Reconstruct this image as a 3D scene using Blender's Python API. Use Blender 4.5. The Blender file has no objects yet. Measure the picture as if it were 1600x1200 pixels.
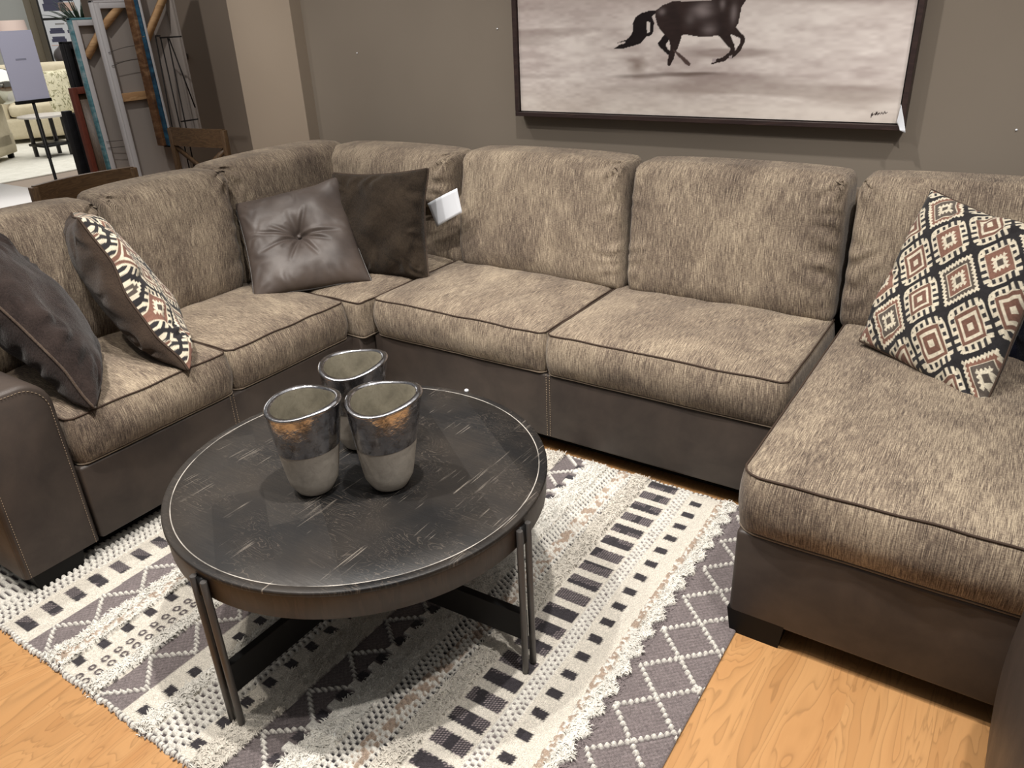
import bpy, bmesh, math, random
import numpy as np
from mathutils import Vector, Matrix, noise as mn
random.seed(7); RS=np.random.RandomState(11)
C=bpy.context.scene.collection
PI=math.pi

# ------------------------------------------------------------------ camera
F=1209.309; H=1.55
M=np.array([[0.83454242,0.54937602,-0.04153245],[0.20880098,-0.38514216,-0.89892584],[-0.5098442,0.74151973,-0.43612772]])
cd=bpy.data.cameras.new('camera'); cam=bpy.data.objects.new('camera',cd); C.objects.link(cam)
cd.sensor_width=36; cd.lens=F*36/1600; cd.clip_start=.02; cd.clip_end=100
mw=Matrix.Identity(4)
for i in range(3):
    mw[i][0]=M[0][i]; mw[i][1]=-M[1][i]; mw[i][2]=-M[2][i]
mw[2][3]=H
cam.matrix_world=mw
bpy.context.scene.camera=cam
def ray(px,py): return M.T@np.array([(px-800)/F,(py-600)/F,1.])
def onz(px,py,z): r=ray(px,py); t=(z-H)/r[2]; return Vector((t*r[0],t*r[1],z))
def ony(px,py,Y): r=ray(px,py); t=Y/r[1]; return Vector((t*r[0],Y,H+t*r[2]))
def onx(px,py,X): r=ray(px,py); t=X/r[0]; return Vector((X,t*r[1],H+t*r[2]))

# ------------------------------------------------------------------ light
sc=bpy.context.scene
sc.view_settings.view_transform='Standard'; sc.view_settings.look='None'
sc.view_settings.exposure=0.8; sc.view_settings.gamma=1; sc.view_settings.use_curve_mapping=False
w=bpy.data.worlds.new('world'); sc.world=w; w.use_nodes=True
w.node_tree.nodes['Background'].inputs[0].default_value=(1,.96,.92,1)
w.node_tree.nodes['Background'].inputs[1].default_value=0.10
def spot(name,loc,to,power,size=60,blend=.5,col=(1,.95,.895),rad=.035):
    l=bpy.data.lights.new(name,'SPOT'); l.energy=power; l.spot_size=math.radians(size); l.spot_blend=blend; l.color=col; l.shadow_soft_size=rad
    o=bpy.data.objects.new(name,l); C.objects.link(o); o.location=loc
    o.rotation_euler=(Vector(to)-Vector(loc)).to_track_quat('-Z','Y').to_euler(); return o
def area(name,loc,to,power,sx,sy,col=(1,.96,.92)):
    l=bpy.data.lights.new(name,'AREA'); l.shape='RECTANGLE'; l.size=sx; l.size_y=sy; l.energy=power; l.color=col
    o=bpy.data.objects.new(name,l); C.objects.link(o); o.location=loc
    o.rotation_euler=(Vector(to)-Vector(loc)).to_track_quat('-Z','Y').to_euler(); return o
spot('track_or_fill_spot',(-.75,1.1,3.1),(-1.3,1.3,.2),165,75,.6)
spot('track_or_fill_spot',(-1.75,.65,3.1),(-1.3,1.5,.3),105,80,.6)
spot('track_or_fill_spot',(-1.35,2.05,3.1),(-1.3,3.1,1.3),66,80,.8)
spot('track_or_fill_spot',(.4,2.1,3.1),(.3,3.2,1.4),52,75,.8)  # added wall wash, brightens the right of the wall and the painting
spot('track_or_fill_spot',(-3.1,2.1,3.1),(-3.1,3.2,1.4),46,75,.8)  # added wall wash for the left stretch of wall
spot('track_or_fill_spot',(.25,.9,3.1),(.1,1.9,.3),100,85,.6)
spot('track_or_fill_spot',(-2.7,1.2,3.1),(-2.9,2.0,.6),80,85,.6)
spot('track_or_fill_spot',(-2.1,.25,3.1),(-1.9,.35,0),60,75,.6,(1,.92,.82))
spot('track_or_fill_spot',(-3.9,1.9,3.1),(-4.7,2.9,1.0),45,80,.7)  # added spot to lift the canvases and sign at the left
area('overhead_fill',(-1.2,1.2,3.4),(-1.2,1.2,0),22,5,4)  # added broad fill for ambient light, not a fixture
area('overhead_fill',(-11,5.5,3.4),(-11,5.5,0),160,7,6,(1,.97,.92))  # added fill that brightens the far showroom

# ------------------------------------------------------------------ helpers
def link(o,parent=None):
    C.objects.link(o)
    if parent is not None: o.parent=parent
    return o
def obj(name,vs,fs,mat,parent=None,smooth=True,uv=None,mats=None,mi=None,cols=None,origin=None):
    me=bpy.data.meshes.new(name)
    vs=[tuple(v) for v in vs]
    if parent is None and origin is None and vs:
        a=np.array(vs); origin=Vector(((a[:,0].min()+a[:,0].max())/2,(a[:,1].min()+a[:,1].max())/2,a[:,2].min()))
    if origin is not None: vs=[(v[0]-origin[0],v[1]-origin[1],v[2]-origin[2]) for v in vs]
    me.from_pydata(vs,[],fs)
    for m in (mats or [mat]): me.materials.append(m)
    if smooth: me.polygons.foreach_set('use_smooth',[True]*len(me.polygons))
    if mi is not None: me.polygons.foreach_set('material_index',mi)
    if uv is not None:
        l=me.uv_layers.new(name='UVMap'); l.data.foreach_set('uv',np.array(uv,dtype=np.float32).ravel())
    if cols is not None:
        ca=me.color_attributes.new('Col','BYTE_COLOR','POINT')
        c=np.ones((len(vs),4),dtype=np.float32); c[:,:3]=cols
        ca.data.foreach_set('color',c.ravel())
    me.update()
    o=bpy.data.objects.new(name,me); link(o,parent)
    if origin is not None: o.location=origin
    return o
def tag(o,label=None,cat=None,group=None,kind=None):
    for k,v in (('label',label),('category',cat),('group',group),('kind',kind)):
        if v: o[k]=v
    return o
def thing(name,label,cat,loc=(0,0,0),group=None):
    o=bpy.data.objects.new(name,None); o.empty_display_size=.05; C.objects.link(o); o.location=loc
    bpy.context.view_layer.update()
    return tag(o,label,cat,group)
def reloc(root):
    """meshes under root were given world coordinates; shift them to the root's frame"""
    for ch in root.children:
        ch.location=Vector(ch.location)-Vector(root.location)
class MB:
    def __init__(s): s.v=[]; s.f=[]
    def add(s,vs,fs):
        n=len(s.v); s.v+= [Vector(v) for v in vs]; s.f+=[tuple(i+n for i in f) for f in fs]; return s
    def box(s,x0,x1,y0,y1,z0,z1,b=0.0,Mx=None,seg=2):
        bm=bmesh.new(); bmesh.ops.create_cube(bm,size=1)
        for v in bm.verts: v.co=Vector(((x0+x1)/2+v.co.x*(x1-x0),(y0+y1)/2+v.co.y*(y1-y0),(z0+z1)/2+v.co.z*(z1-z0)))
        if b>0: bmesh.ops.bevel(bm,geom=bm.edges[:],offset=b,segments=seg,profile=.5,affect='EDGES')
        bm.verts.index_update()
        vs=[v.co.copy() for v in bm.verts]; fs=[[v.index for v in f.verts] for f in bm.faces]; bm.free()
        if Mx is not None: vs=[Mx@v for v in vs]
        return s.add(vs,fs)
    def bar(s,a,b,w,t,up=(0,0,1),bev=0):
        """square bar from a to b"""
        a=Vector(a);b=Vector(b);d=b-a;L=d.length;d.normalize();u=Vector(up);x=d.cross(u)
        if x.length<1e-4: x=d.cross(Vector((1,0,0)))
        x.normalize();z=x.cross(d)
        Mx=Matrix((( x.x,d.x,z.x,a.x),(x.y,d.y,z.y,a.y),(x.z,d.z,z.z,a.z),(0,0,0,1)))
        return s.box(-w/2,w/2,0,L,-t/2,t/2,bev,Mx)
    def tube(s,pts,r,n=8,closed=False,cap=True):
        pts=[Vector(p) for p in pts]; k=len(pts); rs=r if hasattr(r,'__len__') else [r]*k
        vs=[];fs=[];prev=None
        for i,p in enumerate(pts):
            if closed: t=pts[(i+1)%k]-pts[i-1]
            else: t=pts[min(i+1,k-1)]-pts[max(i-1,0)]
            t.normalize()
            if prev is None:
                a=Vector((0,0,1)) if abs(t.z)<.9 else Vector((1,0,0)); prev=t.cross(a).normalized()
            u=prev-t*prev.dot(t); u.normalize(); prev=u; v=t.cross(u)
            for j in range(n):
                a=2*PI*j/n; vs.append(p+(u*math.cos(a)+v*math.sin(a))*rs[i])
        for i in range(k if closed else k-1):
            i2=(i+1)%k
            for j in range(n): fs.append((i*n+j,i*n+(j+1)%n,i2*n+(j+1)%n,i2*n+j))
        if cap and not closed: fs.append(tuple(range(n))[::-1]); fs.append(tuple((k-1)*n+j for j in range(n)))
        return s.add(vs,fs)
    def lathe(s,prof,n=32,c=(0,0,0),shape=None,cap0=True,cap1=True):
        vs=[];fs=[]
        for (r,z) in prof:
            for j in range(n):
                a=2*PI*j/n; p=Vector((r*math.cos(a),r*math.sin(a),z))
                if shape: p=shape(p,a)
                vs.append(p+Vector(c))
        k=len(prof)
        for i in range(k-1):
            for j in range(n): fs.append((i*n+j,i*n+(j+1)%n,(i+1)*n+(j+1)%n,(i+1)*n+j))
        if cap0: fs.append(tuple(range(n))[::-1])
        if cap1: fs.append(tuple((k-1)*n+j for j in range(n)))
        return s.add(vs,fs)
    def build(s,name,mat,parent=None,smooth=True,angle=None,origin=None):
        o=obj(name,s.v,s.f,mat,parent,smooth,origin=origin)
        if angle: shade_auto(o,angle)
        return o
def shade_auto(o,ang=35):
    me=o.data; bm=bmesh.new(); bm.from_mesh(me)
    for e in bm.edges:
        if len(e.link_faces)==2 and e.calc_face_angle(0)>math.radians(ang): e.smooth=False
    bm.to_mesh(me); bm.free()

# round-cornered padded box, sampled as a grid, with a deform function and fabric UVs in metres
def rbox(w,d,h,r,step=.014,deform=None,uvoff=(0,0)):
    rx,ry,rz=r if hasattr(r,'__len__') else (r,r,r)
    def ax(L,rr):
        n=max(4,int(round(L/step))); t=np.linspace(-L/2,L/2,n+1)
        return list(t)
    X=ax(w,rx);Y=ax(d,ry);Z=ax(h,rz)
    vid={};vs=[];fs=[];uv=[]
    def vert(p):
        k=(round(p[0],5),round(p[1],5),round(p[2],5))
        if k in vid: return vid[k]
        q=[max(-L/2+a,min(L/2-a,c)) for c,L,a in zip(p,(w,d,h),(rx,ry,rz))]
        e=[(p[i]-q[i])/(rx,ry,rz)[i] for i in range(3)]
        n=math.sqrt(sum(c*c for c in e))
        if n>1e-9:
            e=[c/n for c in e]; p2=Vector((q[0]+e[0]*rx,q[1]+e[1]*ry,q[2]+e[2]*rz))
        else: p2=Vector(p)
        if deform: p2=deform(p2)
        vid[k]=len(vs); vs.append(p2); return vid[k]
    def face(A,B,fn,uvf,flip):
        for i in range(len(A)-1):
            for j in range(len(B)-1):
                c=[(A[i],B[j]),(A[i+1],B[j]),(A[i+1],B[j+1]),(A[i],B[j+1])]
                if flip: c=c[::-1]
                fs.append([vert(fn(*q)) for q in c])
                for q in c:
                    u=uvf(*fn(*q)); uv.append((u[0]+uvoff[0],u[1]+uvoff[1]))
    face(X,Y,lambda a,b:(a,b,h/2),lambda x,y,z:(x,y+h/2+d/2),False)
    face(X,Y,lambda a,b:(a,b,-h/2),lambda x,y,z:(x,-y-h),True)
    face(X,Z,lambda a,b:(a,-d/2,b),lambda x,y,z:(x,z),False)
    face(X,Z,lambda a,b:(a,d/2,b),lambda x,y,z:(x,d+h-z),True)
    face(Y,Z,lambda a,b:(-w/2,a,b),lambda x,y,z:(-w/2-y-d/2,z),True)
    face(Y,Z,lambda a,b:(w/2,a,b),lambda x,y,z:(w/2+y+d/2,z),False)
    return vs,fs,uv
def rrect(w,d,r,n=8,step=.02):
    pts=[]
    for cx,cy,a0 in ((w/2-r,-d/2+r,-PI/2),(w/2-r,d/2-r,0),(-w/2+r,d/2-r,PI/2),(-w/2+r,-d/2+r,PI)):
        for i in range(n+1):
            a=a0+PI/2*i/n; pts.append((cx+r*math.cos(a),cy+r*math.sin(a)))
    out=[]
    for i in range(len(pts)):
        a=pts[i];b=pts[(i+1)%len(pts)];L=math.dist(a,b);k=max(1,int(L/step))
        for j in range(k): out.append((a[0]+(b[0]-a[0])*j/k,a[1]+(b[1]-a[1])*j/k))
    return out
def N3(p,s,seed=0): return mn.noise(Vector((p[0]*s+seed*17.3,p[1]*s+seed*5.1,p[2]*s)))
def sm(a,b,x):
    t=max(0,min(1,(x-a)/(b-a))); return t*t*(3-2*t)
# numpy value noise
def vnoise(x,y,sx,sy,seed):
    R=np.random.RandomState(seed); G=R.rand(256,256)
    a=x*sx;b=y*sy; i=np.floor(a).astype(int);j=np.floor(b).astype(int);fa=a-i;fb=b-j
    fa=fa*fa*(3-2*fa);fb=fb*fb*(3-2*fb)
    g=lambda p,q:G[p%256,q%256]
    return (g(i,j)*(1-fa)+g(i+1,j)*fa)*(1-fb)+(g(i,j+1)*(1-fa)+g(i+1,j+1)*fa)*fb
def grid_faces(nx,ny):
    i=np.arange(nx-1)[:,None];j=np.arange(ny-1)[None,:]
    a=i*ny+j; f=np.stack([a,a+ny,a+ny+1,a+1],-1).reshape(-1,4); return f.tolist()
def gridobj(name,P,cols,mat,parent=None,extra=None):
    """fast grid object: P (nx,ny,3)"""
    nx,ny=P.shape[:2]; me=bpy.data.meshes.new(name)
    V=P.reshape(-1,3); fs=grid_faces(nx,ny)
    me.from_pydata(V.tolist(),[],fs); me.materials.append(mat)
    me.polygons.foreach_set('use_smooth',[True]*len(me.polygons))
    if cols is not None:
        ca=me.color_attributes.new('Col','FLOAT_COLOR','POINT')
        c=np.ones((nx*ny,4),dtype=np.float32); c[:,:3]=cols.reshape(-1,3); ca.data.foreach_set('color',c.ravel())
    me.update(); o=bpy.data.objects.new(name,me); return link(o,parent)

# ------------------------------------------------------------------ materials
def lin(c):
    return tuple((x/12.92 if x<=.04045 else ((x+.055)/1.055)**2.4) for x in [v/255 for v in c])
def mat(name,col=(200,200,200),rough=.6,metal=0,spec=.5,sheen=0):
    m=bpy.data.materials.new(name); m.use_nodes=True; b=m.node_tree.nodes['Principled BSDF']
    b.inputs['Base Color'].default_value=(*lin(col),1); b.inputs['Roughness'].default_value=rough; b.inputs['Metallic'].default_value=metal
    b.inputs['Specular IOR Level'].default_value=spec; b.inputs['Sheen Weight'].default_value=sheen
    return m
class NT:
    def __init__(s,m): s.m=m; s.t=m.node_tree; s.b=s.t.nodes['Principled BSDF']
    def n(s,ty,**kw):
        x=s.t.nodes.new(ty)
        for k,v in kw.items():
            if k in x.inputs: x.inputs[k].default_value=v
            else: setattr(x,k,v)
        return x
    def l(s,a,b): s.t.links.new(a,b)
    def coords(s,kind='Object',scale=(1,1,1),rot=(0,0,0),loc=(0,0,0)):
        tc=s.n('ShaderNodeTexCoord'); mp=s.n('ShaderNodeMapping'); s.l(tc.outputs[kind],mp.inputs[0])
        mp.inputs['Scale'].default_value=scale; mp.inputs['Rotation'].default_value=rot; mp.inputs['Location'].default_value=loc
        return mp.outputs[0]
    def noise(s,vec,scale=5,detail=3,rough=.5,dist=0):
        x=s.n('ShaderNodeTexNoise'); s.l(vec,x.inputs['Vector']); x.inputs['Scale'].default_value=scale; x.inputs['Detail'].default_value=detail
        x.inputs['Roughness'].default_value=rough; x.inputs['Distortion'].default_value=dist; return x.outputs[0]
    def ramp(s,fac,stops,interp='LINEAR'):
        r=s.n('ShaderNodeValToRGB'); s.l(fac,r.inputs[0]); e=r.color_ramp.elements; r.color_ramp.interpolation=interp
        while len(e)<len(stops): e.new(.5)
        for i,(p,c) in enumerate(stops):
            e[i].position=p; e[i].color=(*(lin(c) if hasattr(c,'__len__') else (c,c,c)),1)
        return r.outputs[0]
    def mix(s,f,a,b,blend='MIX'):
        x=s.n('ShaderNodeMix',data_type='RGBA',blend_type=blend)
        for v,i in ((f,0),(a,6),(b,7)):
            if hasattr(v,'is_linked') or hasattr(v,'links'): s.l(v,x.inputs[i])
            elif i==0: x.inputs[0].default_value=v
            else: x.inputs[i].default_value=(*lin(v),1)
        return x.outputs[2]
    def math(s,op,a,b=None,c=None):
        x=s.n('ShaderNodeMath',operation=op)
        for v,i in ((a,0),(b,1),(c,2)):
            if v is None: continue
            if hasattr(v,'links'): s.l(v,x.inputs[i])
            else: x.inputs[i].default_value=v
        return x.outputs[0]
    def bump(s,h,strength=.3,dist=.002,prev=None):
        x=s.n('ShaderNodeBump'); s.l(h,x.inputs['Height']); x.inputs['Strength'].default_value=strength; x.inputs['Distance'].default_value=dist
        if prev is not None: s.l(prev,x.inputs['Normal'])
        s.l(x.outputs[0],s.b.inputs['Normal']); return x.outputs[0]
    def col(s,c): s.l(c,s.b.inputs['Base Color'])

def fabric_mat():
    m=mat('chenille',rough=.88,spec=.2,sheen=.12); t=NT(m); t.b.inputs['Sheen Roughness'].default_value=.45
    uvc=t.coords('UV',(1,1,1)); 
    a=t.noise(t.coords('UV',(430,16,1)),1,1,.5); a2=t.noise(t.coords('UV',(600,26,1),loc=(5,2,0)),1,1,.5)
    b=t.noise(t.coords('UV',(850,90,1),loc=(3.3,7.7,0)),1,2,.6); c=t.noise(t.coords('UV',(90,500,1)),1,1,.5)
    s=t.math('ADD',t.math('MULTIPLY',a,.25),t.math('ADD',t.math('MULTIPLY',a2,.32),t.math('ADD',t.math('MULTIPLY',b,.25),t.math('MULTIPLY',c,.18))))
    big=t.noise(t.coords('UV',(1.3,.8,1),loc=(9,4,0)),3.6,3,.6,.5)
    s2=t.math('ADD',s,t.math('MULTIPLY',t.math('SUBTRACT',big,.5),.26))
    col=t.ramp(s2,[(.37,(60,52,46)),(.45,(92,80,70)),(.52,(122,109,94)),(.61,(164,150,129))])
    t.col(col); t.bump(s,.5,.0022)
    return m
def leather_mat(name,c0,c1,rough=.5,bumpy=True):
    m=mat(name,rough=rough,spec=.45); t=NT(m)
    v=t.coords('Object'); a=t.noise(v,7,5,.6,.3); t.col(t.ramp(a,[(.3,c0),(.7,c1)]))
    b=t.noise(v,420,3,.6); c=t.noise(v,30,4,.6)
    t.bump(t.math('ADD',b,t.math('MULTIPLY',c,1.2)),.16,.0012)
    r=t.ramp(a,[(.3,rough+.06),(.7,rough-.06)]); t.l(r,t.b.inputs['Roughness'])
    return m
def vcol_mat(name,rough=.9,bscale=600,bs=.4,bd=.001,sheen=.2,spec=.2,fine=.25):
    m=mat(name,rough=rough,spec=spec,sheen=sheen); t=NT(m)
    a=t.n('ShaderNodeVertexColor',layer_name='Col'); v=t.coords('Object'); n=t.noise(v,bscale,2,.6)
    mul=t.ramp(n,[(.25,(255-int(255*fine),)*3),(.7,(255,255,255))])
    t.col(t.mix(1.0,a.outputs[0],mul,'MULTIPLY')); t.bump(n,bs,bd); return m
FAB=fabric_mat()
PIPE=mat('piping_cord',(62,50,42),.8,spec=.2)
LEA=leather_mat('brown_suede_leather',(48,41,37),(66,57,51),.5)
FOOT=mat('black_plastic',(10,9,9),.6,spec=.2)
STITCH=mat('pale_thread',(138,122,102),.8)
PLEA=leather_mat('pillow_leather',(62,54,50),(82,72,66),.50)
def fur_mat(name,c0,c1,sc=90):
    m=mat(name,rough=.95,spec=.1,sheen=.12); t=NT(m); t.b.inputs['Sheen Roughness'].default_value=.4
    v=t.coords('Object',(1,1,1)); a=t.noise(v,8,4,.6,.8); b=t.noise(t.coords('Object',(1,1,.35)),sc*3,3,.7)
    t.col(t.ramp(t.math('ADD',t.math('MULTIPLY',a,.6),t.math('MULTIPLY',b,.4)),[(.35,c0),(.65,c1)])); t.bump(t.math('ADD',b,a),.8,.004); return m
FUR=fur_mat('brown_plush',(26,21,17),(60,51,42)); FUR2=fur_mat('dark_plush',(28,23,22),(56,47,44)); FURP=fur_mat('plush_edging',(52,42,36),(84,72,62))
NAVY=fur_mat('navy_velvet',(8,9,16),(18,20,34))
KIL=vcol_mat('kilim_weave',.9,700,.5,.001,.1)
KBACK=fur_mat('taupe_backing',(44,36,31),(72,60,51),120)
RUGM=vcol_mat('rug_weave',.95,420,.7,.002,.25,.1,.35)
PRINT=vcol_mat('canvas_print',.75,900,.15,.0004,0,.2,.08)
def wall_mat(name,c,var=5):
    m=mat(name,c,.8,spec=.25); t=NT(m); v=t.coords('Object'); a=t.noise(v,1.2,3,.5)
    t.col(t.ramp(a,[(.2,tuple(x-var for x in c)),(.8,tuple(x+var for x in c))])); t.bump(t.noise(v,160,3,.6),.12,.0015); return m
WALL=wall_mat('taupe_paint',(121,112,101)); WALL2=wall_mat('light_taupe_paint',(148,135,120)); WALL3=wall_mat('grey_taupe_paint',(134,122,110))
def wood_mat(name,c0,c1,c2,scale=(1,1,1),rough=.5,freq=14):
    m=mat(name,rough=rough); t=NT(m); v=t.coords('Object',scale); a=t.noise(v,2.2,4,.6,.4)
    g=t.math('FRACT',t.math('MULTIPLY',a,freq)); col=t.ramp(g,[(0,c1),(.15,c0),(.6,c1),(1,c2)]); f=t.noise(t.coords('Object',tuple(s*9 for s in scale)),6,3,.6)
    t.col(t.mix(t.math('MULTIPLY',f,.6),col,c1)); t.bump(f,.1,.001); return m
DWOOD=wood_mat('walnut_stain',(62,46,30),(84,63,42),(98,76,52),(6,6,1),.45)
DWOODX=wood_mat('walnut_rail',(62,46,30),(84,63,42),(98,76,52),(1,1,7),.45)
PINE=wood_mat('pine_batten',(160,122,84),(184,146,104),(200,164,122),(5,1,5),.7,5)
REDW=wood_mat('mahogany_frame',(84,36,24),(110,52,36),(96,44,30),(6,6,1),.5)
FRAMEW=wood_mat('espresso_frame',(36,24,24),(48,34,32),(58,42,38),(1,8,8),.45,5)
BLK=mat('black_metal',(16,16,17),.5,.3); WIRE=mat('black_wire',(20,17,16),.5,.6)
GUN=mat('gunmetal_rod',(84,81,79),.42,.4)
WHITE=mat('white_card',(222,226,232),.6); LAV=mat('price_sheet',(204,208,234),.5)
WHT=mat('white_laminate',(205,202,200),.25)
CREAM=fur_mat('cream_upholstery',(196,186,160),(214,204,180),60); CREAM.node_tree.nodes['Principled BSDF'].inputs['Sheen Weight'].default_value=.1
def floor_mat():
    m=mat('oak_floor',rough=.38,spec=.4); t=NT(m)
    # planks run along Y: brick texture wants rows along X, so rotate
    v=t.coords('Object',(1,1,1),(0,0,PI/2)); br=t.n('ShaderNodeTexBrick'); t.l(v,br.inputs['Vector'])
    br.inputs['Scale'].default_value=1; br.inputs['Brick Width'].default_value=1.3; br.inputs['Row Height'].default_value=.19; br.inputs['Mortar Size'].default_value=.0012
    br.inputs['Color1'].default_value=(0,0,0,1); br.inputs['Color2'].default_value=(1,1,1,1); br.inputs['Mortar'].default_value=(.5,.5,.5,1); br.offset=.37
    g=t.coords('Object',(4.2,.75,1)); mv=t.n('ShaderNodeVectorMath',operation='ADD'); t.l(g,mv.inputs[0])
    sc_=t.n('ShaderNodeVectorMath',operation='SCALE'); t.l(br.outputs[0],sc_.inputs[0]); sc_.inputs['Scale'].default_value=7.0; t.l(sc_.outputs[0],mv.inputs[1])
    a=t.noise(mv.outputs[0],2.4,3,.45,.9)
    ln=t.math('FRACT',t.math('MULTIPLY',a,17))
    lines=t.ramp(ln,[(0,.72),(.10,1.),(.55,.97),(.86,.9),(1,.72)])
    fine=t.noise(t.coords('Object',(90,3,1)),3,3,.6)
    base=t.ramp(a,[(.25,(168,122,76)),(.5,(190,145,96)),(.75,(178,130,82))])
    pl=t.ramp(br.outputs[0],[(0,.88),(1,1.)])
    c=t.mix(1.0,base,lines,'MULTIPLY'); c=t.mix(1.0,c,pl,'MULTIPLY'); c=t.mix(t.math('MULTIPLY',fine,.25),c,(160,114,70))
    t.col(c); t.bump(ln,.05,.0006); return m
FLOOR=floor_mat()
def table_mat():
    m=mat('charred_wood_top',rough=.5,spec=.32); t=NT(m)
    v=t.coords('Object',(1,1,1),(0,0,.62)); br=t.n('ShaderNodeTexBrick'); t.l(v,br.inputs['Vector'])
    br.inputs['Scale'].default_value=1; br.inputs['Brick Width'].default_value=.31; br.inputs['Row Height'].default_value=.125; br.inputs['Mortar Size'].default_value=.0; br.offset=.43
    br.inputs['Color1'].default_value=(0,0,0,1); br.inputs['Color2'].default_value=(1,1,1,1)
    sc_=t.n('ShaderNodeVectorMath',operation='SCALE'); t.l(br.outputs[0],sc_.inputs[0]); sc_.inputs['Scale'].default_value=9.0
    g=t.coords('Object',(1.2,6,1),(0,0,.62)); mv=t.n('ShaderNodeVectorMath',operation='ADD'); t.l(g,mv.inputs[0]); t.l(sc_.outputs[0],mv.inputs[1])
    a=t.noise(mv.outputs[0],3.2,4,.55,.7)
    ln=t.ramp(t.math('FRACT',t.math('MULTIPLY',a,20)),[(0,1.),(.16,0.),(1,0.)])
    patch=t.ramp(t.noise(t.coords('Object'),6.5,3,.5),[(.42,0.),(.60,1.)])
    grain=t.noise(t.coords('Object',(9,150,1),(0,0,.62)),1,4,.7)
    saw=t.ramp(t.noise(t.coords('Object',(160,5,1),(0,0,.5)),1,2,.6),[(.60,0.),(.72,1.)])
    sawp=t.ramp(t.noise(t.coords('Object',loc=(3,1,0)),9,2,.5),[(.52,0.),(.60,1.)])
    base=t.ramp(t.math('ADD',t.math('MULTIPLY',grain,.55),t.math('MULTIPLY',br.outputs[0],.4)),[(.25,(12,12,13)),(.5,(25,25,26)),(.75,(46,44,42))])
    warm=t.ramp(t.noise(t.coords('Object',loc=(7,2,0)),3.5,3,.5),[(.42,0.),(.7,.7)])
    base=t.mix(t.math('MULTIPLY',warm,.7),base,(60,53,46))
    c=t.mix(t.math('MULTIPLY',t.math('MULTIPLY',ln,patch),.5),base,(104,94,84))
    c=t.mix(t.math('MULTIPLY',t.math('MULTIPLY',saw,sawp),.38),c,(170,160,148))
    # worn groove ring
    tc=t.n('ShaderNodeTexCoord'); vm=t.n('ShaderNodeVectorMath',operation='MULTIPLY'); t.l(tc.outputs['Object'],vm.inputs[0]); vm.inputs[1].default_value=(1,1,0)
    le=t.n('ShaderNodeVectorMath',operation='LENGTH'); t.l(vm.outputs[0],le.inputs[0])
    dd=t.math('ABSOLUTE',t.math('SUBTRACT',le.outputs['Value'],.4715)); ring=t.ramp(t.math('MULTIPLY',dd,100),[(.09,1.),(.16,0.)])
    wear=t.ramp(t.noise(t.coords('Object'),7,3,.6),[(.40,0.05),(.58,1.)])
    c=t.mix(t.math('MULTIPLY',t.math('MULTIPLY',ring,wear),.8),c,(190,184,176))
    t.col(c); t.bump(t.math('ADD',grain,t.math('MULTIPLY',ln,.3)),.25,.0015)
    t.l(t.ramp(grain,[(.3,.58),(.7,.42)]),t.b.inputs['Roughness']); return m
TTOP=table_mat()
TAPR=wood_mat('dark_apron_wood',(38,30,25),(49,40,33),(58,47,39),(7,7,1),.5,6)
def cement_mat(name,c0,c1,speck=True):
    m=mat(name,rough=.75,spec=.3); t=NT(m); v=t.coords('Object'); a=t.noise(v,28,5,.65,.6)
    cr=t.ramp(t.noise(v,60,2,.5,2.5),[(.60,0.),(.63,.5),(.66,0.)])
    t.col(t.mix(cr,t.ramp(a,[(.25,c0),(.7,c1)]),tuple(x-35 for x in c1))); t.bump(a,.4,.002); return m
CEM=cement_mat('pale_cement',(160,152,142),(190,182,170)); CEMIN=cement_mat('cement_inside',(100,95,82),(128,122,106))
def chrome_mat():
    m=mat('hammered_silver',(190,190,194),.16,1.0); t=NT(m); v=t.coords('Object')
    a=t.noise(v,30,4,.6); t.bump(a,.35,.004); b=t.noise(v,45,4,.6,.5)
    t.col(t.ramp(b,[(.30,(120,118,118)),(.55,(196,196,200))])); t.l(t.ramp(b,[(.3,.3),(.6,.12)]),t.b.inputs['Roughness']); return m
CHR=chrome_mat()

# ------------------------------------------------------------------ room
def struct(name,mb,m,smooth=False): o=mb.build(name,m,smooth=smooth); tag(o,kind='structure'); return o
struct('floor',MB().box(-26,6,-4,18,-.06,0),FLOOR)
struct('wall_back',MB().box(-3.55,5,3.2,3.4,0,3.4),WALL)
struct('trim_1',MB().box(-3.945,-3.445,3.12,3.42,0,3.4,.004),WALL2)      # pilaster
struct('wall_left',MB().box(-6.55,-3.9,3.8,3.95,0,3.4),WALL3)
struct('baseboard_back',MB().box(-3.44,5,3.185,3.2,0,.11,.003),WALL2)

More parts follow.
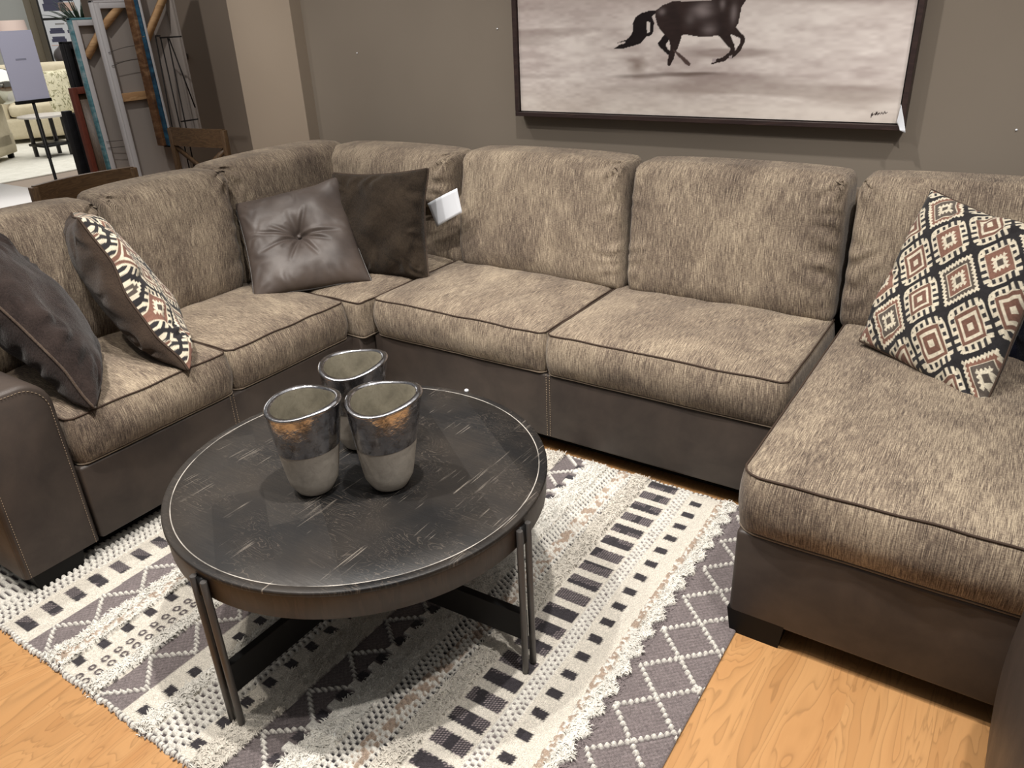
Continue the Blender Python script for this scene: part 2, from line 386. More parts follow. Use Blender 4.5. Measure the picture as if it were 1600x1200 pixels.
# ------------------------------------------------------------------ sofa
sofa=thing('sectional_sofa','large U-shaped sectional sofa in tan chenille over dark brown leather base','sofa',(-1.6,2.0,0))
SO=Vector(sofa.location)
def sput(vs,Mx): return [Mx@Vector(v)-SO for v in vs]
def T(x,y,z,rz=0): return Matrix.Translation((x,y,z))@Matrix.Rotation(rz,4,'Z')
seedc=[0]
def seat_cushion(w,d,h,Mx,seed,crown=.028,bul=.028,plan=.040,dip=.0):
    """Mx puts local origin (centre of the cushion box) in the world; front is local -Y"""
    def df(p):
        x,y,z=p; u=2*x/w; v=2*y/d; t=(z/h+.5)
        # plan corner rounding
        cr=max(0,abs(u)-(1-2*plan/w))/(2*plan/w); cv=max(0,abs(v)-(1-2*plan/d))/(2*plan/d)
        rr=math.hypot(min(cr,1),min(cv,1))
        if rr>1:
            k=1/rr; sx=math.copysign(1,x);sy=math.copysign(1,y)
            x=sx*(w/2-plan+plan*min(cr,1)*k); y=sy*(d/2-plan+plan*min(cv,1)*k)
        e=math.sin(PI*min(1,max(0,t)))                  # bulge of the side band
        ex=sm(.55,1,abs(u)); ey=sm(.55,1,abs(v))
        y+=math.copysign(1,v)*bul*e*ey*(1-.55*abs(u)**6) if v<0 else bul*.3*e*ey
        x+=math.copysign(1,u)*bul*.30*e*ex
        if t>.5:
            z+=crown*(1-abs(u)**3.2)*(1-abs(v)**3.2)*(t-.5)*2
            z-=.006*N3((x,y,0),9,seed)*(1-abs(u)**4)
            z-=dip*math.exp(-((u*u+v*v)/.35))
        n=N3((x,y*.7,z),6,seed)*.008+N3((x,y,z),17,seed+3)*.003
        if v<-.9: y-=n*(e+.2)
        else: z+=n*.5 if t>.5 else 0
        return Vector((x,y,z))
    r=.022
    vs,fs,uv=rbox(w,d,h,r,.016,df,(seed*1.37,seed*.71))
    o=obj('seat_cushion',sput(vs,Mx),fs,FAB,sofa,uv=uv)
    for z0,nm in ((h/2-.006,'top'),(-h/2+.006,'bottom')):
        pts=[]
        for (a,b) in rrect(w-.006,d-.006,plan*.2+.012,6):
            q=df(Vector((a,b,z0)))
            pts.append(Mx@q-SO)
        MB().tube(pts,.0030,6,closed=True).build('piping',PIPE if nm=='top' else FAB,o)
    return o
# seat cushions (local -Y = front). main run faces -Y ; left run faces +X (rotated +90)
zt,zb=.503,.335; hc=zt-zb; zc=(zt+zb)/2
YF=2.185; YB=2.80
seat_cushion(.828,YB-YF,hc,T((-2.184-1.356)/2,(YF+YB)/2,zc),1)
seat_cushion(.855,YB-YF,hc,T((-1.352-.494)/2,(YF+YB)/2,zc),2)
XF=-2.262; XB=-2.86
seat_cushion(.585,XF-XB,hc,T((XF+XB)/2,(.938+1.523)/2,zc,PI/2),3)
seat_cushion(.580,XF-XB,hc,T((XF+XB)/2,(1.528+2.108)/2,zc,PI/2),4)
seat_cushion(.72,.72,hc-.004,T(-2.190-.36,2.118+.36,zc,0),5,bul=.006,plan=.02)           # corner
seat_cushion(.93,1.2,hc+.01,T(-.455+.465,1.625+.6,zc+.004),6,crown=.035,plan=.060)             # chaise
# bases
def leatherbox(name,x0,x1,y0,y1,z0,z1,b=.012,m=LEA,parent=None):
    vs=MB().box(x0-SO.x,x1-SO.x,y0-SO.y,y1-SO.y,z0,z1,b,seg=3)
    return vs.build(name,m,parent or sofa,angle=50)
zbase=.072
leatherbox('base',-2.205,-.452,2.19,3.02,zbase,.336)
leatherbox('base',-.449,.478,1.625,3.02,zbase,.338)
leatherbox('base',-3.08,-2.262,.93,2.3,zbase,.336)
leatherbox('base',-3.08,-2.215,2.12,3.02,zbase,.343)
UNDERSHADE=mat('black_undershade',(8,8,8),.95,spec=.05)  # near-black colour standing in for the shade under the sofa
for q in ((-2.14,-.40,2.25,3.0),(-.40,.44,1.70,3.0),(-3.05,-2.32,.78,2.3),(-3.05,-2.2,2.2,3.0)): leatherbox('undershade_block',q[0],q[1],q[2],q[3],.024,zbase+.01,.003,UNDERSHADE)  # recessed blocks added so the gap below the bases reads black
# frame backs behind cushions
leatherbox('back_frame',-2.6,.478,3.02,3.14,zbase,.90,.02,FAB)
leatherbox('back_frame',-3.2,-3.08,.72,3.14,zbase,.90,.02,FAB)
leatherbox('back_frame',-3.08,-2.6,3.02,3.14,zbase,.90,.02,FAB)
leatherbox('side_panel',.48,.60,1.9,3.14,zbase,.62,.03)
# arm at the near end of the left run: rounded top, extruded along X
def arm():
    y0,y1,z0,z1=.690,.926,zbase,.652; prof=[]
    n=10;r=.085
    prof.append((y0,z0)); 
    for i in range(n+1): a=PI-PI/2*i/n; prof.append((y0+r+r*math.cos(a),z1-r+r*math.sin(a)))
    for i in range(n+1): a=PI/2-PI/2*i/n; prof.append((y1-r+r*math.cos(a),z1-r+r*math.sin(a)))
    prof.append((y1,z0))
    prof=prof[::-1]
    def ring(x,s): 
        cy=(y0+y1)/2; return [Vector((x,cy+(y-cy)*(1-s/(y1-y0)*2),z if z<=z0 else z0+(z-z0)*(1-s/(z1-z0))))-SO for y,z in prof]
    mb=MB(); k=len(prof); vs=[]
    for x,s in ((-3.2,0.0),(-2.285,0.0),(-2.272,.003),(-2.266,.010)): vs+=ring(x,s)
    fs=[]
    for i in range(3):
        for j in range(k): fs.append((i*k+j,i*k+(j+1)%k,(i+1)*k+(j+1)%k,(i+1)*k+j))
    fs.append(tuple(3*k+j for j in range(k))); fs.append(tuple(range(k))[::-1])
    a=MB().add(vs,fs).build('arm',LEA,sofa,angle=40)
    rg=[Vector((-2.276,p.y,p.z)) for p in [q+SO for q in ring(0,.004)]]
    rg=[Vector((p.x-SO.x,p.y-SO.y,p.z)) for p in rg]
    MB().tube(rg[:],.0028,6).build('piping',LEA,a)
    # pale stitching just inside the seam
    st=MB()
    r2=[Vector((-2.2645-SO.x,p.y,p.z)) for p in [q for q in ring(0,.016)]]
    for a_,b_ in zip(r2[:-1],r2[1:]):
        L=(b_-a_).length; nn=max(1,int(L/.009))
        for i in range(nn): st.bar(a_+(b_-a_)*(i/nn),a_+(b_-a_)*((i+.6)/nn),.0014,.0014)
    st.build('stitching',STITCH,a)
arm()
def stitch_line(x,y,z0,z1,axis):
    st=MB()
    n=int((z1-z0)/.010)
    for dx in (-.007,.007):
        for i in range(n):
            z=z0+(z1-z0)*i/n; p=Vector((x+(dx if axis=='x' else 0),y+(dx if axis=='y' else 0),z))-SO
            st.bar(p,p+Vector((0,0,.0065)),.0016,.0016)
    st.build('stitching',STITCH,sofa)
stitch_line(-1.345,2.189,.08,.34,'x'); stitch_line(-2.2615,1.50,.08,.34,'y')
# feet
def foot(x,y,w=.12,d=.10,h=.075):
    mb=MB(); a=[(x-w/2,y-d/2),(x+w/2,y-d/2),(x+w/2,y+d/2),(x-w/2,y+d/2)]; c=(x,y)
    vs=[Vector((c[0]+(p[0]-c[0])*.86,c[1]+(p[1]-c[1])*.86,.0))-SO for p in a]+[Vector((p[0],p[1],h))-SO for p in a]
    mb.add(vs,[(3,2,1,0),(4,5,6,7),(0,1,5,4),(1,2,6,5),(2,3,7,6),(3,0,4,7)]).build('foot',FOOT,sofa,smooth=False)
foot(-.377,1.685,.15,.12,.085); foot(.36,1.69,.15,.12,.085); foot(-.56,2.26,.1,.1); foot(-2.33,.79,.12,.16); foot(-2.15,2.26,.1,.1); foot(-3.1,.79); foot(-3.1,3.05); foot(.36,3.05)

# back cushions: local x width, front -Y, z from 0 (seat) up; leans back, top roll
def back_cushion(w,Mx,seed,h=.50,t=.24,lean=.27,lf=0,rt=0,puff=.035,zlo=0.0,pleat=(1,1),shear=0):
    def df(p):
        x,y,z=p; u=2*x/w; s=(z/h+.5)
        z0=z
        fr=sm(.1,-.5,y/t)                                 # front-ness
        cu=(1-abs(u)**4); 
        y-=puff*cu*(math.sin(PI*min(1,s*1.02))**.6 if 0<s<1 else 0)*fr
        # widening to the top, narrower waist at the bottom
        x+= (lf if u<0 else rt)*abs(u)*(s-.5)*1.0+shear*s
        # top sag & roll
        z+= .010*(1-abs(u)**2.5)*sm(.6,1,s)
        # corner pinch
        for sg,pl in ((-1,pleat[0]),(1,pleat[1])):
            dd=math.hypot((1-sg*u)*w/2,(1-s)*h)
            if dd<.14:
                k=(1-dd/.14)
                ang=math.atan2((1-s)*h+.001,(1-sg*u)*w/2+.001)
                y+=fr*pl*k*.017*(math.sin(ang*11+seed))-fr*.006*k
                z-=.004*k*k
        # horizontal pulls along the sides
        for sg,pl in ((-1,pleat[0]),(1,pleat[1])):
            e=sm(.60,.98,sg*u)*sm(.02,.25,s)*sm(.98,.75,s)
            y+=fr*pl*e*.0060*(.4+1.2*max(0,N3((sg,0,z0),9,seed+5)+.4))*math.sin(z0*80+N3((x,0,z0),9,seed)*8+sg*u*9)
        # soft creases & waves
        y-=fr*(.010*N3((x,0,z0),5,seed)+.004*N3((x*1.4,0,z0*.8),14,seed+2))
        # bottom tuck
        b=sm(.22,0,s); y+=fr*.018*b
        # lean
        y+= lean*(z0+h/2)*(1.0) + .12*max(0,s-.75)**1.5*fr
        z-= .0*y
        return Vector((x,y,z+h/2+zlo))
    vs,fs,uv=rbox(w,t,h,(.028,.06,.05),.014,df,(seed*2.13,seed*.9))
    o=obj('back_cushion',sput(vs,Mx),fs,FAB,sofa,uv=uv)
    pts=[]
    n=int(w/.02)
    for i in range(n+1):
        x=-w/2+.03+(w-.06)*i/n; pts.append(Mx@df(Vector((x,t/2-.065,h/2-.004)))-SO)
    MB().tube(pts,.0032,6).build('piping',PIPE,o)
    return o
ZS=.485
def YC(t=.24): return 2.70+t/2
back_cushion(.812,T((-2.125-1.305)/2,YC(),ZS),11,lf=.02,rt=.0,pleat=(.4,1.4),shear=-.065)
back_cushion(.800,T((-1.298-.492)/2,YC(),ZS),12,lf=-.0,rt=.0,pleat=(.7,1.3),shear=-.04)
back_cushion(.90,T((-.478+.42)/2,YC(),ZS),13,pleat=(1.3,.5),shear=-.02)
XCn=-2.745-.12
back_cushion(.530,T(XCn,1.190,ZS,PI/2),14,h=.49,pleat=(.4,1.2),shear=.10)
back_cushion(.555,T(XCn,1.738,ZS,PI/2),15,h=.50,puff=.045,pleat=(1.3,1.1),shear=.11)
# corner: two rolls that meet, over lower panels
back_cushion(.76,T(XCn-.045,2.05+.38,ZS,PI/2),16,h=.505,lf=-.02,puff=.02,pleat=(1.4,.3),shear=.09)
back_cushion(.77,T(-2.180-.385,YC()+.02,ZS+.25),17,h=.240,t=.25,puff=.03,pleat=(.2,1.5),shear=-.03)
back_cushion(.80,T(-2.12-.40,YC(.2)+.035,ZS-.02),18,h=.34,t=.20,lean=.24,puff=.0,pleat=(0,.3))

# ------------------------------------------------------------------ throw pillows
def pillow_grid(corners,thick,N=90,power=.42,sagf=None,bend=0.0,inset=.035,wr=.004,seed=0,bulgek=(1,1),tuft=None):
    """corners: BL,BR,TR,TL in world, seen from the front; returns (front, back) grids and edge loop"""
    BL,BR,TR,TL=[np.array(c,float) for c in corners]
    u=np.linspace(-1,1,N); u=np.sign(u)*np.abs(u)**.85 if False else u
    U,V=np.meshgrid(u,u,indexing='ij')
    # pull edges inward between the ears
    Ue=U*(1-inset*(1-V**2)*np.abs(U)**2*1.0); Ve=V*(1-inset*(1-U**2)*np.abs(V)**2*1.0)
    a=(Ue+1)/2;b=(Ve+1)/2
    P=((1-a)*(1-b))[...,None]*BL+(a*(1-b))[...,None]*BR+(a*b)[...,None]*TR+((1-a)*b)[...,None]*TL
    ex=((BR-BL)+(TR-TL))/2; ez=((TL-BL)+(TR-BR))/2; n=np.cross(ex,ez); n/=np.linalg.norm(n)
    prof=np.clip((1-U**2)*(1-V**2),0,1)**power
    r=np.hypot(U,V); th=np.arctan2(V,U)
    w1=vnoise(U+5,V+5,3,3,seed+1)-.5; w2=vnoise(U+5,V+5,9,9,seed+2)-.5
    # radial wrinkles coming out of the corners and edges
    edge=np.clip(np.maximum(np.abs(U),np.abs(V)),0,1)
    band=np.exp(-((edge-.82)/.16)**2)
    ph=np.where(np.abs(U)>np.abs(V),V,U)
    wr1=np.sin(ph*17+vnoise(U+3,V+3,4,4,seed+3)*9)*band*wr*(.3+.7*vnoise(U+2,V+8,2,2,seed+4)*1.6)
    t=thick*prof*(1+.12*w1+.015*w2)+wr1*np.clip(prof*3,0,1)
    edgewave=(vnoise(U+5,V+5,2.2,2.2,seed+7)-.5)*bend
    P=P+n*edgewave[...,None]
    tf=t.copy()
    if tuft:
        d,s,am=tuft
        fold=np.zeros_like(r)
        for (ak,ln,wd) in ((100,.50,.16),(62,.55,.10),(150,.55,.10),(166,.78,.07),(196,.80,.09),(212,.40,.08),(-6,.78,.08),(-24,.6,.08),(-62,.55,.10),(-88,.30,.12),(-118,.58,.09),(128,.30,.12)):
            dt=np.angle(np.exp(1j*(th-math.radians(ak)))); g=np.exp(-(dt*np.maximum(r,.05)/(wd*.42))**2)-.45*np.exp(-((dt*np.maximum(r,.05)-.06)/(wd*.5))**2)
            fold+=g*np.clip(r/.08,0,1)*np.clip(1-r/ln,0,1)**.7
        tf=tf-d*np.exp(-(r/s)**1.0)-am*fold
    tb=t*bulgek[1]; tf=tf*bulgek[0]
    Fp=P-n*0+n[None,None]*(-tf)[...,None]*-1; Bp=P-n*tb[...,None]
    return Fp,Bp,P,n,U,V
def pillow(name,label,cat,corners,thick,mf,mb_,pipe,pr=.004,colfn=None,N=90,group=None,**k):
    Fg,Bg,P,n,U,V=pillow_grid(corners,thick,N,**k)
    c=P.reshape(-1,3); o0=Vector((c[:,0].mean(),c[:,1].mean(),min(Fg[...,2].min(),Bg[...,2].min())))
    root=thing(name,label,cat,o0,group); off=np.array(o0)
    f=gridobj('front_panel',Fg-off,colfn(U,V) if colfn else None,mf,root)
    b=gridobj('back_panel',(Bg-off)[::-1].copy(),None,mb_,root)
    e=[P[i,0] for i in range(N)]+[P[N-1,j] for j in range(1,N)]+[P[i,N-1] for i in range(N-2,-1,-1)]+[P[0,j] for j in range(N-2,0,-1)]
    e=e[::2]
    # round the ears
    e=np.array(e); e=(np.roll(e,1,0)+2*e+np.roll(e,-1,0))/4
    MB().tube([Vector(p-off) for p in e],pr,6,closed=True).build('piping',pipe,root)
    return root,n,off
def kilim(U,V,size=.5,rot=PI/4,c=.118,seed=5):
    x=U*size/2;y=V*size/2; A=(x*math.cos(rot)-y*math.sin(rot))/c+.31;B=(x*math.sin(rot)+y*math.cos(rot))/c+.12
    i=np.floor(A).astype(int);j=np.floor(B).astype(int);fa=np.abs(A-i-.5)*2;fb=np.abs(B-j-.5)*2
    m=np.maximum(fa,fb); al=np.where(fa>fb,B-j,A-i)   # coordinate along the edge
    h=(i*7+j*13+i*j*3)%4
    tooth=np.abs((al*9)%1-.5)*2; hook=((al*6)%1>.5)*1.
    CH=np.array(lin((44,42,44)));CR=np.array(lin((222,212,190)));RU=np.array(lin((134,98,84)));GY=np.array(lin((112,102,94)));TN=np.array(lin((150,132,108)))
    col=np.zeros(U.shape+(3,))+CH
    def put(mask,c_): col[mask]=c_
    tooth=np.abs((al*11)%1-.5)*2; hook=((al*6.5)%1>.5)*1.
    mr=(fa**5+fb**5)**.2; ev=h%2==0; od=~ev; DK=CH*1.5
    put((m<.86+.08*(tooth-.5))&ev,CR); put((mr<.92)&od,CR)
    put((m<.72+.10*(tooth-.5))&(h==0),GY*.62); put((m<.72+.10*(tooth-.5))&(h==2),RU)
    put((m<.575)&ev,CR); put((m<.54)&(h==0),RU); put((m<.54)&(h==2),GY*.7)
    put((mr>.64)&(mr<.92)&(hook>0)&od&(mr<.84+.1*(al>.5)),DK)
    put((mr>.60)&(mr<.66)&od,CR)
    put((m<.60)&(h==1),RU); put((m<.60)&(h==3),RU*.8); put((m>.34)&(m<.46)&(h==3),CR)
    put((m<.26+.14*tooth)&(h!=3),CR); put((m<.15)&(h!=3),GY*.6); put((m<.13)&(h==3),CR)
    # small motif in the charcoal lanes
    n=vnoise(U+4,V+4,60,60,3)[...,None]
    col=col*(.78+.32*n)
    return col
Z=.528
def dropto(corners,z): return corners
pillow('throw_pillow','brown tufted leather throw pillow with a centre button','pillow',
  [(-2.600,1.925,.50),(-2.300,2.315,.52),(-2.568,2.465,.909),(-2.895,2.136,.837)],.088,PLEA,PLEA,GUN,.0032,N=170,
  power=.40,tuft=(.062,.20,.011),wr=.0016,seed=21,inset=.06,bend=.03)
lp=[o for o in C.objects if o.get('label','').startswith('brown tufted')][0]
def on_pillow(corners,thick_out,r): pass
cc=np.mean([(-2.600,1.925,.50),(-2.300,2.315,.52),(-2.568,2.465,.909),(-2.895,2.136,.837)],0)
ex=np.array((.3,.39,.02))+np.array((.327,.329,.072)); ez=np.array((-.295,.211,.337))+np.array((-.268,.15,.389)); nn=np.cross(ex,ez); nn/=np.linalg.norm(nn)
MB().lathe([(.001,0.006),(.006,.0055),(.010,.002),(.0105,-.001),(.008,-.003)][::-1],16,(0,0,0)).build('button',PLEA,lp)
bt=[c for c in lp.children if c.name.startswith('button')][0]; bt.rotation_euler=Vector(nn).to_track_quat('Z','Y').to_euler(); bt.location=Vector(cc+nn*.032)-lp.location
pillow('throw_pillow','dark brown plush throw pillow behind the tufted leather one','pillow',
  [(-2.53,2.33,.50),(-2.115,2.475,.50),(-2.168,2.60,.955),(-2.600,2.46,.930)],.075,FUR,FUR,FURP,.004,wr=.005,seed=31,inset=.075,bend=.02)
pillow('throw_pillow','diamond patterned throw pillow standing on the chaise at the right','pillow',
  [(-.365,2.500,.55),(.008,2.215,.51),(.093,2.560,.93),(-.272,2.835,.965)],.085,KIL,KBACK,PIPE,.0042,lambda U,V:kilim(U,V,.50,PI/4,.130),N=260,
  wr=.005,seed=41,inset=.05,bend=.03)
pillow('throw_pillow','diamond patterned throw pillow leaning between the left seat and its back','pillow',
  [(-2.24,1.335,.50),(-2.62,1.52,.51),(-2.90,1.44,.95),(-2.535,1.275,1.003)],.10,KIL,KBACK,PIPE,.0042,lambda U,V:kilim(U,V,.50,PI/4,.122),N=240,
  wr=.006,seed=51,inset=.05,bend=.03,power=.36)
pillow('throw_pillow','dark brown plush throw pillow leaning by the left leather arm','pillow',
  [(-2.228,1.015,.515),(-2.60,1.24,.52),(-3.0,1.18,.93),(-2.60,.905,.96)],.105,FUR2,FUR2,FURP,.0045,wr=.007,seed=61,inset=.04,bend=.03,power=.36)
pillow('throw_pillow','navy blue throw pillow at the right end behind the patterned one','pillow',
  [(.02,2.62,.51),(.42,2.38,.51),(.46,2.50,.93),(.10,2.78,.93)],.07,NAVY,NAVY,NAVY,.004,wr=.004,seed=71)

# white tag on the sofa corner
def sheet(name,pts,mat_,label=None,cat=None,parent=None,curl=.0,thick=.0008,n=10):
    p=[np.array(q,float) for q in pts]; u=np.linspace(0,1,n); U,V=np.meshgrid(u,u,indexing='ij')
    P=((1-U)*(1-V))[...,None]*p[0]+(U*(1-V))[...,None]*p[1]+(U*V)[...,None]*p[2]+((1-U)*V)[...,None]*p[3]
    nr=np.cross(p[1]-p[0],p[3]-p[0]); nr/=np.linalg.norm(nr); P=P+nr*(curl*np.sin(PI*U))[...,None]
    A=P.reshape(-1,3);B=(P-nr*thick).reshape(-1,3); N=n*n
    f=grid_faces(n,n); fs=f+[tuple(i+N for i in q)[::-1] for q in f]
    ring=[i*n for i in range(n)]+[(n-1)*n+j for j in range(1,n)]+[i*n+n-1 for i in range(n-2,-1,-1)]+[j for j in range(n-2,0,-1)]
    for a,b in zip(ring,ring[1:]+ring[:1]): fs.append((a,a+N,b+N,b))
    o=obj(name,np.concatenate([A,B]),fs,mat_,parent)
    if label: tag(o,label,cat)
    return o
tg=[ony(683,355,2.655),ony(722,332,2.655),ony(714,294,2.655),ony(668,318,2.655)]
sheet('price_tag',tg,WHITE,'folded white paper tag hanging at the sofa corner behind the plush pillow','tag',curl=.012)

# ------------------------------------------------------------------ coffee table
TC=Vector((-1.331,1.2125,0)); tb=thing('coffee_table','round dark wood coffee table on paired black metal rods','table',TC)
prof=[(0.0005,.4795),(.40,.4795),(.4700,.4795),(.4715,.4783),(.473,.4795),(.4905,.4795),(.4930,.4780),(.4935,.474),(.4935,.469),(.4915,.4678)]
MB().lathe([(r,z) for r,z in prof]+[(.2,.4678)],128,cap0=True).build('tabletop',TTOP,tb,angle=60)
MB().lathe([(.4905,.4678),(.4890,.405),(.486,.402),(.474,.402),(.474,.45)],128,cap0=False,cap1=False).build('apron',TAPR,tb,angle=50)
for k,a0 in enumerate((2.3,92.3,182.3,-92.0)):
    for da in (-2.2,2.2):
        a=math.radians(a0+da); x,y=.4985*math.cos(a),.4985*math.sin(a)
        MB().tube([(x,y,.012),(x,y,.014),(x,y,.455),(x,y,.4565)],[.0075,.0085,.0085,.0075],14).build('leg',GUN,tb,angle=40)
    a=math.radians(a0); e=Vector((math.cos(a),math.sin(a),0))
    MB().bar(e*.478+Vector((0,0,.43)),e*.498+Vector((0,0,.43)),.024,.05).build('leg_bracket',BLK,tb)
for a0,dz in ((2.3,0),(92.3,.0)):
    a=math.radians(a0); e=Vector((math.cos(a),math.sin(a),0))
    a2=math.radians(-92.0 if a0>50 else 182.3); e2=Vector((math.cos(a2),math.sin(a2),0))
    MB().bar(e*.492+Vector((0,0,.15)),e2*.492+Vector((0,0,.15)),.022,.085,bev=.002).build('stretcher',BLK,tb,smooth=False)

# ------------------------------------------------------------------ vases
def vase(label,x,y,rot,rb,rt,h,tilt=.009):
    root=thing('vase',label,'vase',(x,y,.4798),'silver rimmed cement vases on the coffee table')
    def shape(p,a):
        t=max(0,min(1,p.z/h)); f=t**1.5
        k=1+f*(.055*math.cos(3*(a-rot))+.055*math.cos(2*(a-rot)))
        q=Vector((p.x*k,p.y*k,p.z+f*tilt*math.cos(a-rot-.9)+f*.005*math.cos(2*(a-rot)))); 
        q.x+=f*.006*math.cos(rot);q.y+=f*.006*math.sin(rot); return q
    R=lambda z: rb+(rt-rb)*(z/h)**.72
    low=[(.002,0),(rb*.62,0),(rb*.86,.006),(rb*1.0,.018)]+[(R(z),z) for z in np.linspace(.035,h*.57,8)]
    MB().lathe(low,56,shape=shape,cap1=False).build('body',CEM,root)
    up=[(R(z)+.0009,z) for z in np.linspace(h*.53,h*.965,12)]
    MB().lathe(up,56,shape=shape,cap0=False,cap1=False).build('silver_band',CHR,root)
    rim=[(R(h*.965)+.0009,h*.965),(rt+.0018,h*.985),(rt-.001,h*.998),(rt-.006,h),(rt-.0115,h*.997),(rt-.0135,h*.983)]
    MB().lathe(rim,56,shape=shape,cap0=False,cap1=False).build('rim',CHR,root)
    inn=[(rt-.0135,h*.983),(rt-.015,h*.95),(R(h*.7)-.014,h*.7),(R(h*.3)-.014,h*.3),(R(h*.1)-.014,h*.12),(.003,h*.1)]
    MB().lathe(inn[::-1],56,shape=shape,cap1=False).build('inner_wall',CEMIN,root)
    return root
vase('silver topped cement vase, left one of the front pair',-1.357,1.078,.25,.052,.088,.250)
vase('silver topped cement vase, right one of the front pair',-1.204,1.188,.6,.052,.088,.250)
vase('silver topped cement vase standing behind the other two',-1.412,1.300,.7,.050,.086,.250)
MB().add(*(lambda b:(b.v,b.f))(MB().lathe([(.001,0),(.009,0),(.007,.006),(.002,.008)],8,(0,0,0))))
tag(MB().lathe([(.001,0),(.008,0),(.006,.005),(.002,.007)],7,tuple(onz(729,611,.4797))).build('paper_scrap',WHITE),'tiny white paper scrap at the far edge of the round table','paper')

# ------------------------------------------------------------------ rug
def rug():
    x0,x1,y0,y1=-2.86,-.422,.572,2.205; s=.0035
    xs=np.arange(x0,x1,s);ys=np.arange(y0,y1,s); X,Y=np.meshgrid(xs,ys,indexing='ij')
    wx=(vnoise(X+9,Y+9,3,3,1)-.5)*.008; wy=(vnoise(X+9,Y+9,3,3,2)-.5)*.006
    x=X+wx; y=Y+wy
    CRM=np.array(lin((226,219,206)));WH=np.array(lin((244,240,230)));BK=np.array(lin((58,54,58)));GR=np.array(lin((132,122,122)));DG=np.array(lin((84,76,78)));BR=np.array(lin((186,166,148)));LB=np.array(lin((200,186,168)))
    col=np.zeros(X.shape+(3,))+CRM; hh=np.zeros(X.shape)+.008
    n1=vnoise(X+9,Y+9,90,90,4); n2=vnoise(X+9,Y+9,260,260,5); shn=vnoise(X+9+n1*.01,Y+9,110,45,6); sh2=vnoise(X+9,Y+9,30,30,8)
    shagm=np.zeros(X.shape)
    weave=(np.floor(X/s/2)+np.floor(Y/s/2))%2
    def shag(a,b,base=WH,wob=.004):
        aa=a+(vnoise(X*0+3,Y+9,1,60,int(abs(a)*1000))-.5)*wob*2; bb=b+(vnoise(X*0+5,Y+9,1,60,int(abs(b)*999))-.5)*wob*2
        m=(x>aa)&(x<bb); col[m]=(base*(.84+.20*shn[...,None]))[m]; hh[m]=(.012+.008*shn+.005*sh2)[m]; shagm[m]=1
    def teeth(a,b,d): # zig edges for woven shapes
        return d
    def grey(a,b,period=.147,ph=0.0,big=False,lattice=False,c0=GR):
        m=(x>a)&(x<b); wv=weave*.22+.82; col[m]=(c0*wv[...,None]*(.85+.3*n2[...,None]))[m]; hh[m]=.009
        w=b-a; sl=(b-a-.012)
        if not lattice:
            # bead zigzag between the two sides
            t=((y-ph)/period)%1; px=np.where(t<.5,a+.006+sl*(t*2),b-.006-sl*((t-.5)*2))
            segs=[(np.abs(x-px),t)]
            d=np.abs(x-px)*math.cos(math.atan2(sl,period/2))
            along=(((y-ph)/period*2)*math.hypot(sl,period/2))/.017
        else:
            u=(x+.592)/.0785; v=(y-1.238)/.0740
            p=(u+v)%2; q=(u-v)%2; dp=np.minimum(p,2-p);dq=np.minimum(q,2-q)
            k=.0785*.074/math.hypot(.0785,.074); d=np.minimum(dp,dq)*k; along=np.where(dp<dq,u-v,u+v)*.5*math.hypot(.0785,.074)/.0165
        f=np.abs((along%1)-.5)*.017
        rr=np.hypot(d,f); bead=(rr<.0062)&m
        col[bead]=WH*.97; hh[bead]=.010+np.sqrt(np.clip(.0064**2-rr[bead]**2,0,1))*1.6
        lane=(d<.008)&m&~bead; col[lane]*=.8
    def squares(cx,c0=BK,hs=.0145,ph=.0,half=.0155,period=.0725):
        t=((y-ph)/period+.5)%1-.5; ty=np.abs(t)*period; tx=np.abs(x-cx)
        saw=np.abs(((x*1/.0075)%1)-.5)*.006; saw2=np.abs(((y/.0075)%1)-.5)*.006
        m=(ty<half-saw)&(tx<hs+.002-saw2); col[m]=(c0*(.8+.5*n2[...,None]))[m]; hh[m]=.009
    def bars(a,b,ph,half,period=.0725,c0=BK):
        t=((y-ph)/period+.5)%1-.5; ty=np.abs(t)*period
        saw=np.abs(((x/.009)%1)-.5)*.005; saw2=np.abs(((y/.009)%1)-.5)*.006
        m=(ty<half-saw)&(x>a+saw2)&(x<b-saw2); dots=((x/.0072)%1<.35)&(((y/.0072)+np.floor(x/.0072)*.5)%1<.35)
        cc=np.where(dots[...,None],GR*1.7,c0*(.85+.4*n2[...,None])); col[m]=cc[m]
        wht=(x>a)&(x<b)&~m; d2=((x/.006)%1<.3)&((y/.006)%1<.3); col[wht&d2]*=.80; hh[(x>a)&(x<b)]=.009
    def ropes(a,b,rows,dark=BK,period=.0165,frac=.42,hgt=.010,br=False):
        w=(b-a)/rows
        for r in range(rows):
            c=a+w*(r+.5); tx=np.abs(x-c)/(w/2); t=(y/period+.5*(r%2)+ (vnoise(X*0+r,Y+9,1,30,70+r)-.5)*.3)%1
            m=(tx<1); lump=np.sqrt(np.clip(1-tx**2,0,1))*np.sqrt(np.clip(1-((t-.5)/.5)**2,0,1))
            hh[m]=(.007+hgt*lump)[m]; cc=WH*(.86+.16*n1[...,None])
            if br: cc=np.where((vnoise(X+9,Y+9,70,70,88)>.55)[...,None],BR,cc)
            col[m]=cc[m]; dk=m&((t<frac*.5)|(t>1-frac*.5))&(tx<.62); col[dk]=dark*(.9+.3*n2[dk][...,None]); hh[dk]=.007
    def curls(c,wd,c1=BR,den=.50):
        m=(np.abs(x-c)<wd*(.6+.7*vnoise(X*0,Y+9,1,26,77))); k=vnoise(X+9,Y+9,150,150,33)
        cc=np.where((k>den)[...,None],c1*(.8+.3*n1[...,None]),WH*.95); col[m]=cc[m]; hh[m]=(.014+.012*k)[m]; shagm[m]=np.maximum(shagm[m],.3)
